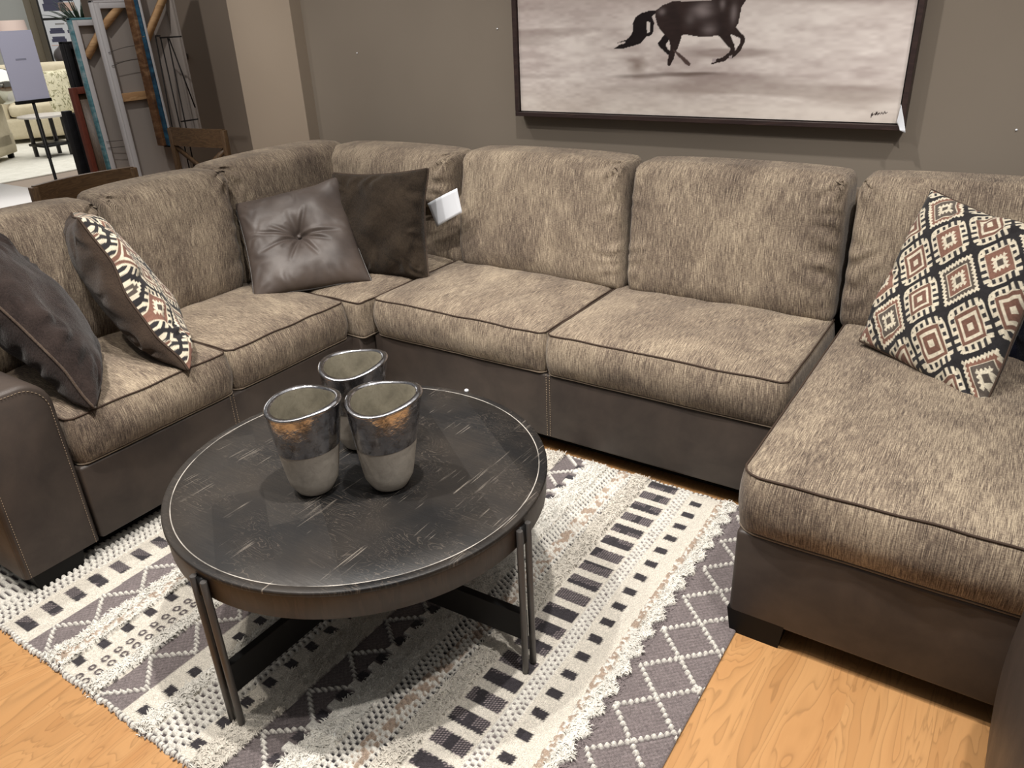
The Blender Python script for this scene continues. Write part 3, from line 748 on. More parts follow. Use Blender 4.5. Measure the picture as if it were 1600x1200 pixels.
    # left to right
    ropes(-2.86,-2.32,9,DG,.02)
    ropes(-2.315,-2.285,1,BK,.018,.3,.014); ropes(-2.285,-2.222,3,DG,.019,.42,.013)
    bars(-2.206,-2.130,.6240,.019)
    grey(-2.090,-1.992,.147,.66)
    shag(-1.990,-1.950);curls(-1.936,.014); shag(-1.922,-1.912)
    squares(-1.895,ph=.6240,hs=.017)
    # small brown knots
    for c in (-1.835,-1.805):
        t=((y-.61)/.037)%1; k=(np.hypot((x-c)/.012,(t-.5)*.037/.012)); m=(k<1)&(k>.45); col[m]=DG*1.25; hh[m]=.014
        m=(np.abs(x-c)<.02)&~m; hh[m]=np.maximum(hh,.008+.005*n1)[m]
    shag(-1.782,-1.742)
    grey(-1.738,-1.634,.147,.735)
    squares(-1.584,ph=.6925,hs=.017)
    shag(-1.556,-1.510); ropes(-1.508,-1.420,4,DG,.019,.40,.013)
    ropes(-1.420,-1.400,1,BK,.019,.35,.013)
    squares(-1.380,ph=.6265,hs=.017)
    shag(-1.354,-1.276,CRM)
    grey(-1.276,-1.168,.147,.728,c0=GR*.85)
    squares(-1.180,ph=.6940,hs=.022,c0=BK)
    shag(-1.166,-1.094)
    # triangular shag bites into the grey band
    t=((y-.657)/.0725+.5)%1-.5; m=(x>-1.192+.0)&(x<-1.15)&(np.abs(t)*.0725<.013); col[m]=(WH*(.80+.24*shn[...,None]))[m]; hh[m]=.02
    ropes(-1.092,-1.048,3,BK,.0175,.46,.011); ropes(-1.048,-1.004,3,BR*.75,.0175,.40,.012,br=True); ropes(-1.004,-.990,1,BK,.0175,.5,.008)
    m=np.abs(x+.987)<.0022; col[m]=BK*1.5
    shag(-.984,-.930,CRM)
    bars(-.922,-.818,1.0875,.0235)
    ropes(-.812,-.772,3,GR*.8,.0185,.40,.008)
    squares(-.736,ph=.975,hs=.019)
    m=(x>-.715)&(x<-.675); hh[m]=.010
    curls(-.661,.011,BR,.45)
    shag(-.650,-.604,WH,.006)
    grey(-.604,-.40,lattice=True)
    t=((y-1.164)/.074+.5)%1-.5; tri=np.abs(t)*2; m=(x>-.635)&(x<-.595)&(x>-.600-.028*(1-tri)*1.0); col[m]=(GR*(weave*.22+.82)[...,None])[m]; hh[m]=.009
    # ends: braided selvedge
    e=np.minimum(Y-y0,y1-Y); m=(e<.012); t=(X/.016)%1; cc=np.where((t<.35)[...,None],DG,WH*.95); blend=m
    col[blend]=cc[blend]; hh[blend]=(.006+.006*np.sqrt(np.clip(1-((e-.006)/.006)**2,0,1))*np.sqrt(np.clip(1-((t-.65)/.5)**2,0,1)))[blend]
    ex=np.minimum(X-x0,x1-X); hh*=np.clip(np.minimum(ex,e)/.004,0.15,1)
    col*=(.88+.22*n2[...,None])
    ed=(vnoise(X+9,Y*0+1,60,1,91)-.5)*.010
    PY=Y+np.where(Y-y0<.02,ed*(1-(Y-y0)/.02),0)+np.where(y1-Y<.02,-ed*(1-(y1-Y)/.02),0)
    P=np.stack([X,PY,hh],-1)
    cx,cy=(x0+x1)/2,(y0+y1)/2
    root=thing('area_rug','cream and charcoal patterned shag rug under the coffee table','rug',(cx,cy,0))
    P-=np.array((cx,cy,0)); gridobj('woven_field',P,np.clip(col,0,1),RUGM,root)
    # long pile: short bent blades over the shaggy bands
    idx=np.argwhere((shagm>.5)); R=np.random.RandomState(5); sel=idx[R.choice(len(idx),min(42000,len(idx)),False)]
    vs=[];fs=[];cl=[]
    for i,j in sel:
        p=P[i,j]; a=R.rand()*2*PI; L=.006+R.rand()*.010; wv=.0014; d=np.array((math.cos(a),math.sin(a),0)); q=np.array((-d[1],d[0],0))*wv
        z=p[2]-.003; b0=np.array((p[0],p[1],z)); b1=b0+d*L*.45+np.array((0,0,L*.42)); b2=b0+d*L+np.array((0,0,L*.30))
        k=len(vs); vs+=[b0-q,b0+q,b1-q,b1+q,b2]; fs+=[(k,k+1,k+3,k+2),(k+2,k+3,k+4)]
        c=col[i,j]*(.92+.22*R.rand()); cl+=[c]*5
    o=obj('pile',vs,fs,RUGM,root,cols=np.clip(np.array(cl),0,1)); o['kind']='stuff'
    # fringe knots at the far end
    fr=MB()
    for k in range(150):
        xx=x0+.01+(x1-x0-.02)*k/150-cx; L=.006+.012*R.rand(); yy=y1-cy-.004; fr.tube([(xx,yy,.006),(xx+.002*R.randn(),yy+L*.6,.006),(xx+.003*R.randn(),yy+L,.003)],[.0022,.002,.0012],5)
        yy=y0-cy+.004; fr.tube([(xx,yy,.006),(xx+.002*R.randn(),yy-L*.3,.005),(xx+.003*R.randn(),yy-L*.6,.003)],[.003,.0028,.0015],5)
    f=fr.build('fringe',mat('cotton_fringe',(150,140,132),.95),root); f['kind']='stuff'
rug()

# ------------------------------------------------------------------ painting
def poly_mask(X,Y,poly):
    inside=np.zeros(X.shape,bool); n=len(poly)
    for i in range(n):
        x1,y1=poly[i];x2,y2=poly[(i+1)%n]
        c=((y1>Y)!=(y2>Y)); 
        with np.errstate(divide='ignore',invalid='ignore'): xi=(x2-x1)*(Y-y1)/(y2-y1+1e-12)+x1
        inside^=c&(X<xi)
    return inside
def painting():
    yp=3.155; xL,xR=-2.047,-.452; z0,z1=1.125,1.93
    root=thing('framed_picture','wide framed print of a dark horse galloping across pale sand','picture',((xL+xR)/2,yp+.02,z0-.0))
    O=np.array(root.location)
    s=.0030; xs=np.arange(xL,xR,s); zs=np.arange(z0+.0,z1,s); X,Z=np.meshgrid(xs,zs,indexing='ij')
    def cp(pts): # crop pixel -> plane
        r=[]
        for a,b in pts:
            p=ony(940+a/5.714,b/5.714,yp); r.append((p.x,p.z))
        return r
    n=vnoise(X+9,Z+9,4,14,1);n2=vnoise(X+9,Z+9,12,50,2);n3=vnoise(X+9,Z+9,40,110,3); q=n*.45+n2*.35+n3*.2
    A=np.array(lin((232,224,219)));B=np.array(lin((192,180,176)));D=np.array(lin((128,110,104)))
    k=np.clip((q-.25)/.5,0,1)[...,None]; col=A*k+B*(1-k)
    up=np.clip((Z-1.46)/.12,0,1)*np.clip(.45+1.1*(n2-.4),0,1); col=col*(1-.55*up[...,None])+D*.55*up[...,None]
    bands=(np.clip((vnoise(X+7,Z+9,2.2,22,9)-.66)/.2,0,1)*.55)[...,None]; col=col*(1-bands)+D*bands
    gz=np.clip((1.28-Z)/.15,0,1)[...,None]; col=col*(1-gz*.5)+np.array(lin((202,192,180)))*(.93+.12*n3[...,None])*gz*.5
    # dust kicked up
    c=cp([(320,590)])[0]; d=np.hypot((X-c[0])/.050,(Z-c[1])/.042)+ .5*(n2-.5); kk=(np.clip(1.2-d,0,1)*.75)[...,None]; col=col*(1-kk)+np.array(lin((132,114,104)))*kk
    for a in (((640,665),.16,.009),((300,680),.14,.010),((860,655),.10,.006)):
        c=cp([a[0]])[0]; d=np.hypot((X-c[0])/a[1],(Z-c[1])/a[2])+.6*(n2-.5); kk=(np.clip(1.2-d,0,1)*.7)[...,None]; col=col*(1-kk)+np.array(lin((104,88,80)))*kk
    HB=np.array(lin((50,38,36)));HD=np.array(lin((28,21,22)));HL=np.array(lin((176,164,164)));HM=np.array(lin((84,68,64)))
    def fill(pts,c,soft=None):
        m=poly_mask(X,Z,cp(pts)); col[m]=c*(.85+.3*n3[m][...,None])
        return m
    fill([(1140,240),(1190,235),(1240,290),(1278,325),(1278,372),(1240,455),(1200,495),(1160,525),(1165,495),(1200,445),(1232,390),(1238,345),(1200,325),(1135,300)],HB*.9)
    fill([(560,310),(500,388),(512,415),(565,465),(622,515),(645,490),(590,435),(572,400),(605,350),(620,320)],HD)
    tail=fill([(495,88),(420,98),(350,118),(300,155),(277,215),(280,270),(262,318),(225,352),(170,370),(120,392),(205,368),(215,385),(160,400),(100,440),(200,432),(290,408),(345,388),(380,352),(400,325),(440,318),(465,280),(468,200),(450,150),(470,128),(500,120)],HD)
    hole=poly_mask(X,Z,cp([(405,190),(432,200),(432,280),(410,300),(400,250)])); col[hole]=(A*.85)
    body=fill([(480,100),(540,50),(640,8),(760,14),(900,10),(980,0),(1000,-40),(1090,-120),(1150,-230),(1220,-290),(1300,-300),(1420,-250),(1440,-215),(1400,-200),(1330,-225),(1300,-190),(1310,-60),(1290,0),(1252,60),(1232,150),(1222,205),(1190,255),(1130,280),(1030,318),(940,330),(840,325),(735,306),(700,330),(620,330),(550,300),(500,230),(482,160)],HB)
    fill([(545,290),(600,350),(615,420),(605,480),(590,530),(590,592),(612,585),(642,530),(655,480),(680,430),(705,360),(728,270),(700,200),(560,200)],HB*.9)
    fill([(630,440),(700,520),(748,572),(785,592),(795,568),(765,535),(692,472)],HM)
    fill([(1025,300),(1090,370),(1152,440),(1140,465),(1080,512),(1015,530),(985,548),(978,578),(1030,562),(1100,546),(1192,468),(1186,400),(1135,280),(1080,230)],HB*.85)
    fill([(990,520),(1022,520),(1022,552),(985,560)],HL); fill([(1140,500),(1165,498),(1160,525),(1138,530)],HL)
    # sheen on the coat belongs to the print
    for (a,b,sa,sb,st,c) in ((905,95,75,55,.75,HL),(540,105,30,26,.45,HL),(1180,120,26,70,.5,HL),(960,250,60,50,.35,HL),(1080,40,22,40,.45,HL),(640,120,45,60,.6,HD),(790,170,40,60,.25,HL),(1060,180,30,70,.5,HD)):
        cc=cp([(a,b)])[0]; sx=sa/5.714*.00229/1.05*1.25; sz=sb/5.714*.0024
        d=((X-cc[0])/sx)**2+((Z-cc[1])/sz)**2; kk=(np.exp(-d)*st*.75*(.6+.8*n2)*body)[...,None]; col=col*(1-np.clip(kk,0,1))+c*np.clip(kk,0,1)
    # signature squiggle
    def stroke(pts,wd,c):
        nonlocal col
        P=[ony(a,b,yp) for a,b in pts]
        for p,q_ in zip(P[:-1],P[1:]):
            ax,az,bx,bz=p.x,p.z,q_.x,q_.z; L2=(bx-ax)**2+(bz-az)**2+1e-12; t=np.clip(((X-ax)*(bx-ax)+(Z-az)*(bz-az))/L2,0,1)
            dd=np.hypot(X-ax-t*(bx-ax),Z-az-t*(bz-az)); col[dd<wd]=c
    stroke([(1360,184),(1362,180),(1363,176),(1361,181),(1364,179),(1367,178),(1368,180),(1370,175),(1371,179),(1374,177)],.0016,HB)
    stroke([(1376,178),(1378,176),(1380,178),(1382,175),(1384,177),(1386,176)],.0016,HB)
    P=np.stack([X-O[0],np.zeros_like(X)+yp-O[1],Z-O[2]],-1)
    gridobj('print',P,np.clip(col,0,1),PRINT,root)
    mb=MB().box(xL-O[0],xR-O[0],yp+.0015-O[1],3.195-O[1],0,z1-z0); mb.build('backing_panel',BLK,root,smooth=False)
    fw=.022; y0,y1=3.138,3.198
    fr=MB()
    for (a,b,c,d) in ((xL-fw,xR+fw,z0-fw,z0-.004),(xL-fw,xR+fw,z1+.004,z1+fw),(xL-fw,xL-.004,z0-.004,z1+.004),(xR+.004,xR+fw,z0-.004,z1+.004)):
        fr.box(a-O[0],b-O[0],y0-O[1],y1-O[1],c-O[2],d-O[2],.0015)
    fr.build('frame',FRAMEW,root,smooth=False)
    g=MB()
    for (a,b,c,d) in ((xL-.004,xR+.004,z0-.004,z0),(xL-.004,xR+.004,z1,z1+.004),(xL-.004,xL,z0,z1),(xR,xR+.004,z0,z1)):
        g.box(a-O[0],b-O[0],yp+.004-O[1],3.19-O[1],c-O[2],d-O[2])
    g.build('shadow_gap',BLK,root,smooth=False)
painting()
tagp=[ony(1408,163,3.130),ony(1415,208,3.128),ony(1406,204,3.131),ony(1401,191,3.132)]
sheet('price_tag',tagp,WHITE,'small white tag dangling below the right corner of the horse picture','tag',curl=.004)
for q,l in (((777,45),'small white nail mark on the wall left of the picture'),((558,83),'small white nail mark on the wall near the pilaster'),((1588,203),'small white nail mark on the wall at the far right'),((1423,107),'small white nail mark just right of the picture frame')):
    p=ony(*q,3.199); o=MB().lathe([(.0005,0),(.004,0),(.003,.002),(.0005,.003)],8).build('wall_mark',WHITE); o.rotation_euler=(PI/2,0,0); o.location=p; tag(o,l,'wall mark')

# ------------------------------------------------------------------ foreground armchair corner
fc=thing('armchair','brown upholstered chair arm cut off at the bottom right corner','armchair',(.60,1.135,0))
def fdf(p):
    x,y,z=p; e=math.sin(PI*min(1,max(0,(z/.56+.5)))); x-=.020*e if x<0 else 0; y+=.012*e if y>0 else 0
    return Vector((x,y,z))
vs,fs,uv=rbox(.86,.80,.56,(.05,.05,.05),.03,fdf)
obj('body',[v+Vector((0,0,.335)) for v in vs],fs,LEA,fc,uv=uv)
for a,b in ((-.37,.33),(.37,.33),(-.37,-.33),(.37,-.33)): MB().box(a-.03,a+.03,b-.03,b+.03,0,.065,.004).build('foot',FOOT,fc)

# ------------------------------------------------------------------ left background: dining set
def bend_rail(mb,a,b,z0,z1,t,sag,n=12,topfn=None):
    a=Vector(a);b=Vector(b); d=(b-a); nrm=Vector((-d.y,d.x,0)).normalized(); vs=[]
    for i in range(n+1):
        u=i/n; c=a+d*u+nrm*sag*math.sin(PI*u); zz1=z1+(topfn(u) if topfn else 0)
        for s,z in ((-.5,z0),(.5,z0),(.5,zz1),(-.5,zz1)): vs.append(Vector((c.x,c.y,z))+nrm*t*s)
    fs=[]
    for i in range(n):
        for j in range(4): fs.append((i*4+j,i*4+(j+1)%4,(i+1)*4+(j+1)%4,(i+1)*4+j))
    fs+= [(0,1,2,3)[::-1],tuple(n*4+j for j in range(4))]
    return mb.add(vs,fs)
def dining_chair(label,A,B,ztop,zrail,depth,xback,sag,group=None):
    """A,B: ends of the back (world xy), seat extends by vector depth"""
    A=Vector((*A,0));B=Vector((*B,0));dv=Vector((*depth,0)); c=(A+B)/2+dv/2
    root=thing('dining_chair',label,'chair',c,group); L=lambda v: v-c
    bend_rail(MB(),L(A),L(B),zrail,ztop,.024,sag).build('top_rail',DWOODX,root,angle=40)
    for P in (A,B):
        MB().bar(L(P)+Vector((0,0,0.0))-dv*.12,L(P)+Vector((0,0,.46))+dv*.02,.036,.036,bev=.003).build('leg',DWOOD,root)
        MB().bar(L(P)+Vector((0,0,.45))+dv*.02,L(P)+Vector((0,0,ztop-.005)),.034,.03,bev=.003).build('back_post',DWOOD,root)
        MB().bar(L(P)+dv*.95,L(P)+dv*.95+Vector((0,0,.43)),.038,.038,bev=.003).build('leg',DWOOD,root)
    if xback:
        for p,q in ((A,B),(B,A)):
            MB().bar(L(p)+Vector((0,0,.54)),L(q)+Vector((0,0,zrail)),.012,.03).build('cross_slat',DWOOD,root)
        MB().bar(L(A)+Vector((0,0,.54)),L(B)+Vector((0,0,.54)),.016,.03).build('lower_rail',DWOODX,root)
    e=(B-A).normalized()*.02
    s=MB(); v=[L(A)-e,L(B)+e,L(B)+e+dv*1.0,L(A)-e+dv*1.0]
    s.add([p+Vector((0,0,.43)) for p in v]+[p+Vector((0,0,.465)) for p in v],[(3,2,1,0),(4,5,6,7),(0,1,5,4),(1,2,6,5),(2,3,7,6),(3,0,4,7)]).build('seat',DWOODX,root,smooth=False)
    return root
dining_chair('dark wood dining chair with a plain curved top rail behind the left seat',(-3.74,1.73),(-3.745,2.22),.925,.80,(-.40,0),False,.05)
dining_chair('dark wood dining chair with crossed back slats near the pilaster',(-4.72,3.12),(-4.24,3.16),.955,.845,(0.0,-.40),True,-.02)
tt=thing('dining_table','white topped dining table at the left edge behind the sofa','table',(-4.85,1.45,0))
MB().box(-.62,.62,-.75,.72,.725,.755,.006).build('tabletop',WHT,tt,angle=40)
for a,b in ((-.5,-.6),(.5,-.6),(-.5,.6),(.5,.6)): MB().box(a-.035,a+.035,b-.035,b+.035,0,.725,.003).build('leg',DWOOD,tt)

# ------------------------------------------------------------------ canvases leaning at the left wall (planes x = const, their backs to the camera)
CB=wall_mat('raw_canvas',(158,150,144),4); CW=mat('white_canvas_edge',(196,194,196),.8)
def streak(name,cols,scale=(3,3,9)):
    m=mat(name,rough=.6); t=NT(m); a=t.noise(t.coords('Object',scale),3,4,.6,.6); k=len(cols)
    t.col(t.ramp(a,[(.3+.4*i/(k-1),c) for i,c in enumerate(cols)])); return m
TEAL=streak('teal_paint_edge',[(60,100,112),(90,140,150),(150,170,178)]); NAV=streak('navy_paint_edge',[(10,34,52),(22,66,92),(36,92,120)]); BRN=streak('umber_paint_edge',[(70,46,28),(98,66,40),(140,110,80)]); BLKP=streak('black_paint_edge',[(10,10,12),(16,16,20),(26,26,32)])
def canvas(label,X,y0,y1,z0,z1,edge,barm,braces=True,cross=None,wires=(),t=.04,lean=.05,bw=.045,diag=(),sheet_m=CB,others=None):
    """back of a stretched canvas, facing +X. leans back (to -X) with height."""
    root=thing('stretched_canvas',label,'canvas',(X,(y0+y1)/2,z0)); O=Vector(root.location)
    Mx=Matrix.Rotation(-lean,4,'Y'); W=(y1-y0)/2; Hh=z1-z0
    def bx(a,b,c,d,x0=-t,x1=0,bev=.002): return MB().box(x0,x1,a,b,c,d,bev,Mx)
    bx(-W,W,0,Hh,-t-.002,-t+.002,0).build('canvas_sheet',sheet_m,root,smooth=False)
    bx(-W,-W+.012,0,Hh,-t,.001).build('painted_edge',edge,root)
    e2=others or edge; bx(-W,W,0,.012,-t,.001).build('painted_edge',e2,root); bx(-W,W,Hh-.012,Hh,-t,.001).build('painted_edge',e2,root); bx(W-.012,W,0,Hh,-t,.001).build('painted_edge',e2,root)
    for a,b,c,d,mm in ((-W+.012,-W+bw,.012,Hh-.012,barm),(W-bw,W-.012,.012,Hh-.012,others or barm)): bx(a,b,c,d,-t+.004,0).build('stretcher_bar',mm,root)
    for c,d in ((.012,bw),(Hh-bw,Hh-.012)): bx(-W+bw,W-bw,c,d,-t+.004,0).build('stretcher_bar',barm,root)
    if cross: bx(-W+bw,W-bw,cross,cross+.05,-t+.006,-.006).build('cross_bar',PINE,root)
    for (a,b) in diag:
        p=Mx@Vector((-.010,a[0],a[1])); q=Mx@Vector((-.010,b[0],b[1])); MB().bar(p,q,.045,.018,up=(1,0,0)).build('corner_brace',PINE,root)
    for (z,s) in wires:
        pts=[]
        for i in range(15):
            u=i/14; pts.append(Mx@Vector((.006+.01*math.sin(PI*u),-W+bw*.5+(2*W-bw)*u,z-s*math.sin(PI*u)+s*.3)))
        MB().tube(pts,.0018,5).build('hanging_wire',GUN,root)
    return root
XA=-5.0
def yz(px,py,X=XA): p=onx(px,py,X); return p.y,p.z
def yy(px,py,X): return onx(px,py,X).y
# teal-edged canvas
y0,z1=yz(111,31,XA-.08); 
canvas('teal edged canvas seen from its back, left of the two tall pale backs',XA-.08,yy(111,31,XA-.08),3.36,.02,z1+.01,TEAL,CW,cross=.62,diag=(((-.20,yz(128,90,XA-.08)[1]-.02),(.0,yz(160,30,XA-.08)[1]-.02)),((-.20,.40),(0,.08))),wires=((.86,.01),(.82,.01)),lean=.01)
canvas('large white edged canvas seen from its back with crossbar and hanging wire',XA,yy(147,10,XA),3.40,.02,yz(175,0,XA)[1],CW,CW,cross=yz(190,160,XA)[1]-.02,diag=(((-.17,yz(160,42,XA)[1]-.02),(-.0,yz(182,4,XA)[1]-.02)),),wires=((yz(190,84,XA)[1],-.03),(yz(190,105,XA)[1],-.03)),lean=.01)
XD=-4.86
canvas('tall canvas with dark blue painted edge, rightmost of the leaning canvases',XD,yy(228,60,XD),yy(287,60,XD),yz(262,231,XD)[1],1.95,NAV,CW,t=.07,bw=.030,others=CB,diag=(((-.12,.66),(.12,.96)),),lean=.015)
r_=thing('stretched_canvas','umber painted canvas edge just left of the dark blue one','canvas',(XD-.075,yy(219,60,XD-.075),yz(250,231,XD)[1]))
MB().box(-.035,.035,-.03,.03,0,1.1,.004).build('painted_edge',BRN,r_); MB().box(-.03,-.01,.03,.16,.02,1.08,.002).build('canvas_sheet',CB,r_)
# black canvas behind, black leaning panel, mahogany frame
canvas('black edged canvas behind the teal one',XA-.24,yy(101,75,XA-.24),3.4,.02,yz(104,65,XA-.24)[1],BLKP,BLKP,lean=.01,sheet_m=BLKP)
r_=thing('picture_frame','reddish brown wooden picture frame leaning among the canvases','frame',(XA-.16,yy(108,137,XA-.16),0.0))
def fy(px,py): return yz(px,py,XA-.12)
FZ=yz(115,137,XA-.16)[1]
for a,b,c,d in ((-.0,.035,0,FZ),(.30,.335,0,FZ)): MB().box(-.02,.02,a,b,c,d,.003).build('frame_side',REDW,r_)
MB().box(-.02,.02,.035,.30,FZ-.04,FZ,.003).build('frame_rail',REDW,r_); MB().box(-.02,.02,0,.30,0,.04,.003).build('frame_rail',REDW,r_)
MB().box(-.012,-.004,.03,.30,.04,FZ-.03).build('frame_back',DWOOD,r_)
r_=thing('canvas_panel','glossy black art panel, lowest and leftmost of the leaning canvases','canvas',(XA-.34,2.43,0))
y0,zz=yz(98,174,XA-.34); r_.location.y=y0
MB().box(-.03,.02,0,.05,0,zz,.004).build('painted_edge',BLKP,r_); MB().box(-.02,.01,.05,.40,0.01,zz-.02,.004).build('panel',BLKP,r_)
sp=MB()
r2=thing('wire_rack','black metal wire rack standing behind the crossed back chair','rack',(-4.64,3.225,0)); 
def W_(px,py,Y=3.225): p=ony(px,py,Y); return p-r2.location
zb_=0
for i,(a,b) in enumerate((((243,57),(272,215)),((251,60),(283,205)),((262,59),(292,205)),((264,60),(305,168)))):
    pa=W_(*a);pb=W_(*b); d=(pb-pa); k=(pa.z-.0)/(pa.z-pb.z) if i<3 else 1.0
    MB().tube([pa,pa+d*k],.0045,6).build('rod',WIRE,r2)
MB().tube([W_(243,56),W_(250,56)],.0045,6).build('rod',WIRE,r2)
MB().tube([W_(250,59),W_(283,57)],.005,6).build('crossbar',WIRE,r2); MB().tube([W_(283,190),W_(309,186)],.005,6).build('crossbar',WIRE,r2)
p=ony(287,88,3.8); tag(MB().box(p.x-.05,p.x+.05,3.785,3.80,p.z-.02,p.z+.02,.004).build('wall_hook',mat('dull_steel',(120,112,104),.4,.6)),'small grey bracket on the wall behind the wire rack','bracket')

# price sign on a pole
sg=thing('sign_stand','lavender white price sign clipped to a slim black floor pole','sign',(-5.0,2.458,0))
L=lambda v: v-sg.location
A=[onx(26,162,-5.0),onx(78,153,-5.0),onx(52,47,-5.0),onx(-2,52,-5.0)]
cy=(A[0].y+A[1].y)/2
MB().box(-.004,.004,A[0].y-sg.location.y,A[1].y-sg.location.y,1.185,1.555).build('sign_sheet',LAV,sg,smooth=False)
MB().box(-.012,.012,A[0].y-sg.location.y-.004,A[1].y-sg.location.y+.004,1.168,1.187,.002).build('clip',BLK,sg)
MB().box(.0042,.0046,-.03,.03,1.40,1.41).build('printed_line',mat('faint_print',(158,162,186),.6),sg,smooth=False)
MB().tube([(0,0,.01),(0,0,1.17)],.009,10).build('pole',BLK,sg)
MB().lathe([(.001,0),(.13,0),(.13,.008),(.02,.014),(.01,.02)],24).build('base',BLK,sg)

# ------------------------------------------------------------------ far showroom
def fp(px,py,z=0): return onz(px,py,z)
p0=fp(0,272);p1=fp(112,262)
fr=MB().box(-13.6,-9.75,2.8,8.2,.0,.02,.005).build('area_rug',fur_mat('pale_pile',(214,212,200),(236,234,224),30)); tag(fr,'pale cream rug on the floor of the far showroom','rug')
struct('floor_2',MB().box(-22,-6.9,-2,14,.0005,.003),mat('grey_tile',(140,124,110),.5))
struct('wall_far',MB().box(-19.2,-19,0,18,0,3.4),wall_mat('cream_wall',(196,188,168)))
def at_floor(px,py): v=onz(px,py,0); return v
def loveseat(label,c,ang,w,d,hb,hs,name='loveseat',cat='sofa'):
    root=thing(name,label,cat,c); root.rotation_euler=(0,0,ang)
    def rb(nm,w_,d_,h_,x,y,z,r=.06):
        vs,fs,uv=rbox(w_,d_,h_,r,.06); obj(nm,[v+Vector((x,y,z+h_/2)) for v in vs],fs,CREAM,root,uv=uv)
    rb('base',w,d,.30,0,0,.06,.03); rb('backrest',w,.26,hb-.25,0,d/2-.13,.25,.10)
    rb('arm',.22,d,hs+.12,-w/2+.11,0,.06,.09); rb('arm',.22,d,hs+.12,w/2-.11,0,.06,.09)
    n=2 if w>1.2 else 1; iw=(w-.44)/n
    for i in range(n): rb('seat_cushion',iw-.01,d-.24,.17,-w/2+.22+iw*(i+.5),-.12,hs-.15,.05)
    for a in (-1,1):
        for b in (-1,1): MB().box(a*(w/2-.08)-.03,a*(w/2-.08)+.03,b*(d/2-.08)-.03,b*(d/2-.08)+.03,0,.07).build('foot',FOOT,root)
    return root
lc=onz(95,238,0); 
loveseat('cream upholstered sofa seen past the canvases in the far showroom',(-12.9,7.0,0.02),math.radians(62),2.3,.95,1.08,.52,'sofa')
loveseat('cream armchair at the left edge of the far showroom',(-11.65,4.62,0.02),math.radians(-140),1.0,1.0,.95,.55,'armchair','armchair')
# floral cushion on it
def floral():
    m=mat('floral_linen',rough=.9); t=NT(m); a=t.noise(t.coords('Object'),14,3,.6,1.2); t.col(t.ramp(a,[(.40,(150,146,112)),(.47,(226,220,190)),(.62,(232,226,198)),(.68,(160,158,130))])); return m
b0=onx(90,165,-11.9)
FL=floral()
c=Vector(onx(92,140,-12.05)); 
e=np.array((-.45,-.86,0))*-1
pillow('throw_pillow','cream floral throw pillow on the far sofa','pillow',[tuple(c+Vector((.22,-.26,-.30))),tuple(c+Vector((-.13,.30,-.30))),tuple(c+Vector((-.23,.30,.26))),tuple(c+Vector((.12,-.26,.26)))],.10,FL,FL,FL,.006,N=30,seed=81)
# side table
st_=Vector(onz(82,250,0)); st_.x+=0
q=thing('side_table','small dark side table with a pale top in front of the far sofa','table',(onz(86,243,.02).x,onz(86,243,.02).y,.02))
MB().lathe([(.001,.50),(.30,.50),(.31,.51),(.31,.525),(.001,.53)],32).build('tabletop',WHT,q,angle=40)
for k in range(4):
    a=PI/4+k*PI/2; MB().bar((.22*math.cos(a),.22*math.sin(a),0),(.22*math.cos(a),.22*math.sin(a),.5),.04,.04).build('leg',mat('dark_grey_wood',(52,50,50),.5),q)
MB().box(-.2,.2,-.2,.2,.14,.17).build('shelf',BLK,q)
# console wall unit, poster, lamp, ball, plant (their distance is about 14 m)
def facing(px,py,D):
    r=ray(px,py); r=r/np.linalg.norm(r); return Vector((0,0,H))+Vector(r*D)
ang=math.atan2(-.93,.37)  # facing the camera roughly
def board(name,label,cat,TL,TR,BR,BL,D,frame,fill,fw=.04,mid=None):
    a=facing(*TL,D);
    # upright board through TL..TR at distance D
    h=Vector((a.x,a.y,0)).normalized(); right=Vector((h.y,-h.x,0)); 
    def hit(px,py):
        r=Vector(ray(px,py)); t=(a.dot(h))/(r.dot(h)); return Vector((0,0,H))+r*t
    b=hit(*TR);c_=hit(*BL); w=abs((b-a).dot(right)); hh=a.z-c_.z; c0=a+right*w/2; c0.z=c_.z
    root=thing(name,label,cat,c0); root.rotation_euler=(0,0,math.atan2(right.y,right.x))
    return root,w,hh
rt,w_,h_=board('display_poster','black framed showroom poster with sofa pictures','poster',(55,0),(108,0),(120,103),(87,105),13.5,BLK,WHITE)
W=.80; HH=2.1; 
bp=facing(88,105,17.6); rt.location=bp; 
MB().box(-.03,W+.03,0,.03,0,HH,.003).build('board',BLK,rt,smooth=False)
MB().box(0,W,-.004,.001,.03,.78,.0).build('lower_sheet',WHITE,rt,smooth=False); MB().box(0,W,-.004,.001,.82,HH-.03).build('upper_sheet',WHITE,rt,smooth=False)
MB().box(0,W,-.006,.0,1.36,HH-.03).build('orange_band',mat('orange_print',(232,160,84),.6),rt,smooth=False)
INK=mat('slate_print',(70,72,96),.6); PK=mat('peach_print',(222,190,176),.6)
def sofaicon(x,z,w,h,m=INK):
    mb=MB(); mb.box(x,x+w,-.0065,-.004,z,z+h*.55); mb.box(x+w*.08,x+w*.92,-.0065,-.004,z+h*.5,z+h,.0); mb.build('printed_sofa',m,rt,smooth=False)
sofaicon(.05,.93,.36,.22); sofaicon(.32,1.08,.24,.12); sofaicon(.05,.56,.24,.09); sofaicon(.34,.56,.24,.09); sofaicon(.05,.42,.24,.09)
MB().box(.30,.56,-.0065,-.004,.92,1.06).build('printed_chair',PK,rt,smooth=False); 
for z in (.36,.22): MB().box(.02,W-.02,-.0065,-.004,z,z+.012).build('printed_rule',PK,rt,smooth=False)
# small title line, too blurred in the photo to read
TG=mat('grey_print',(150,150,150),.6)
for x0_,x1_ in ((.17,.32),(.35,.47)): MB().box(x0_,x1_,-.0065,-.004,.703,.730).build('printed_title',TG,rt,smooth=False)
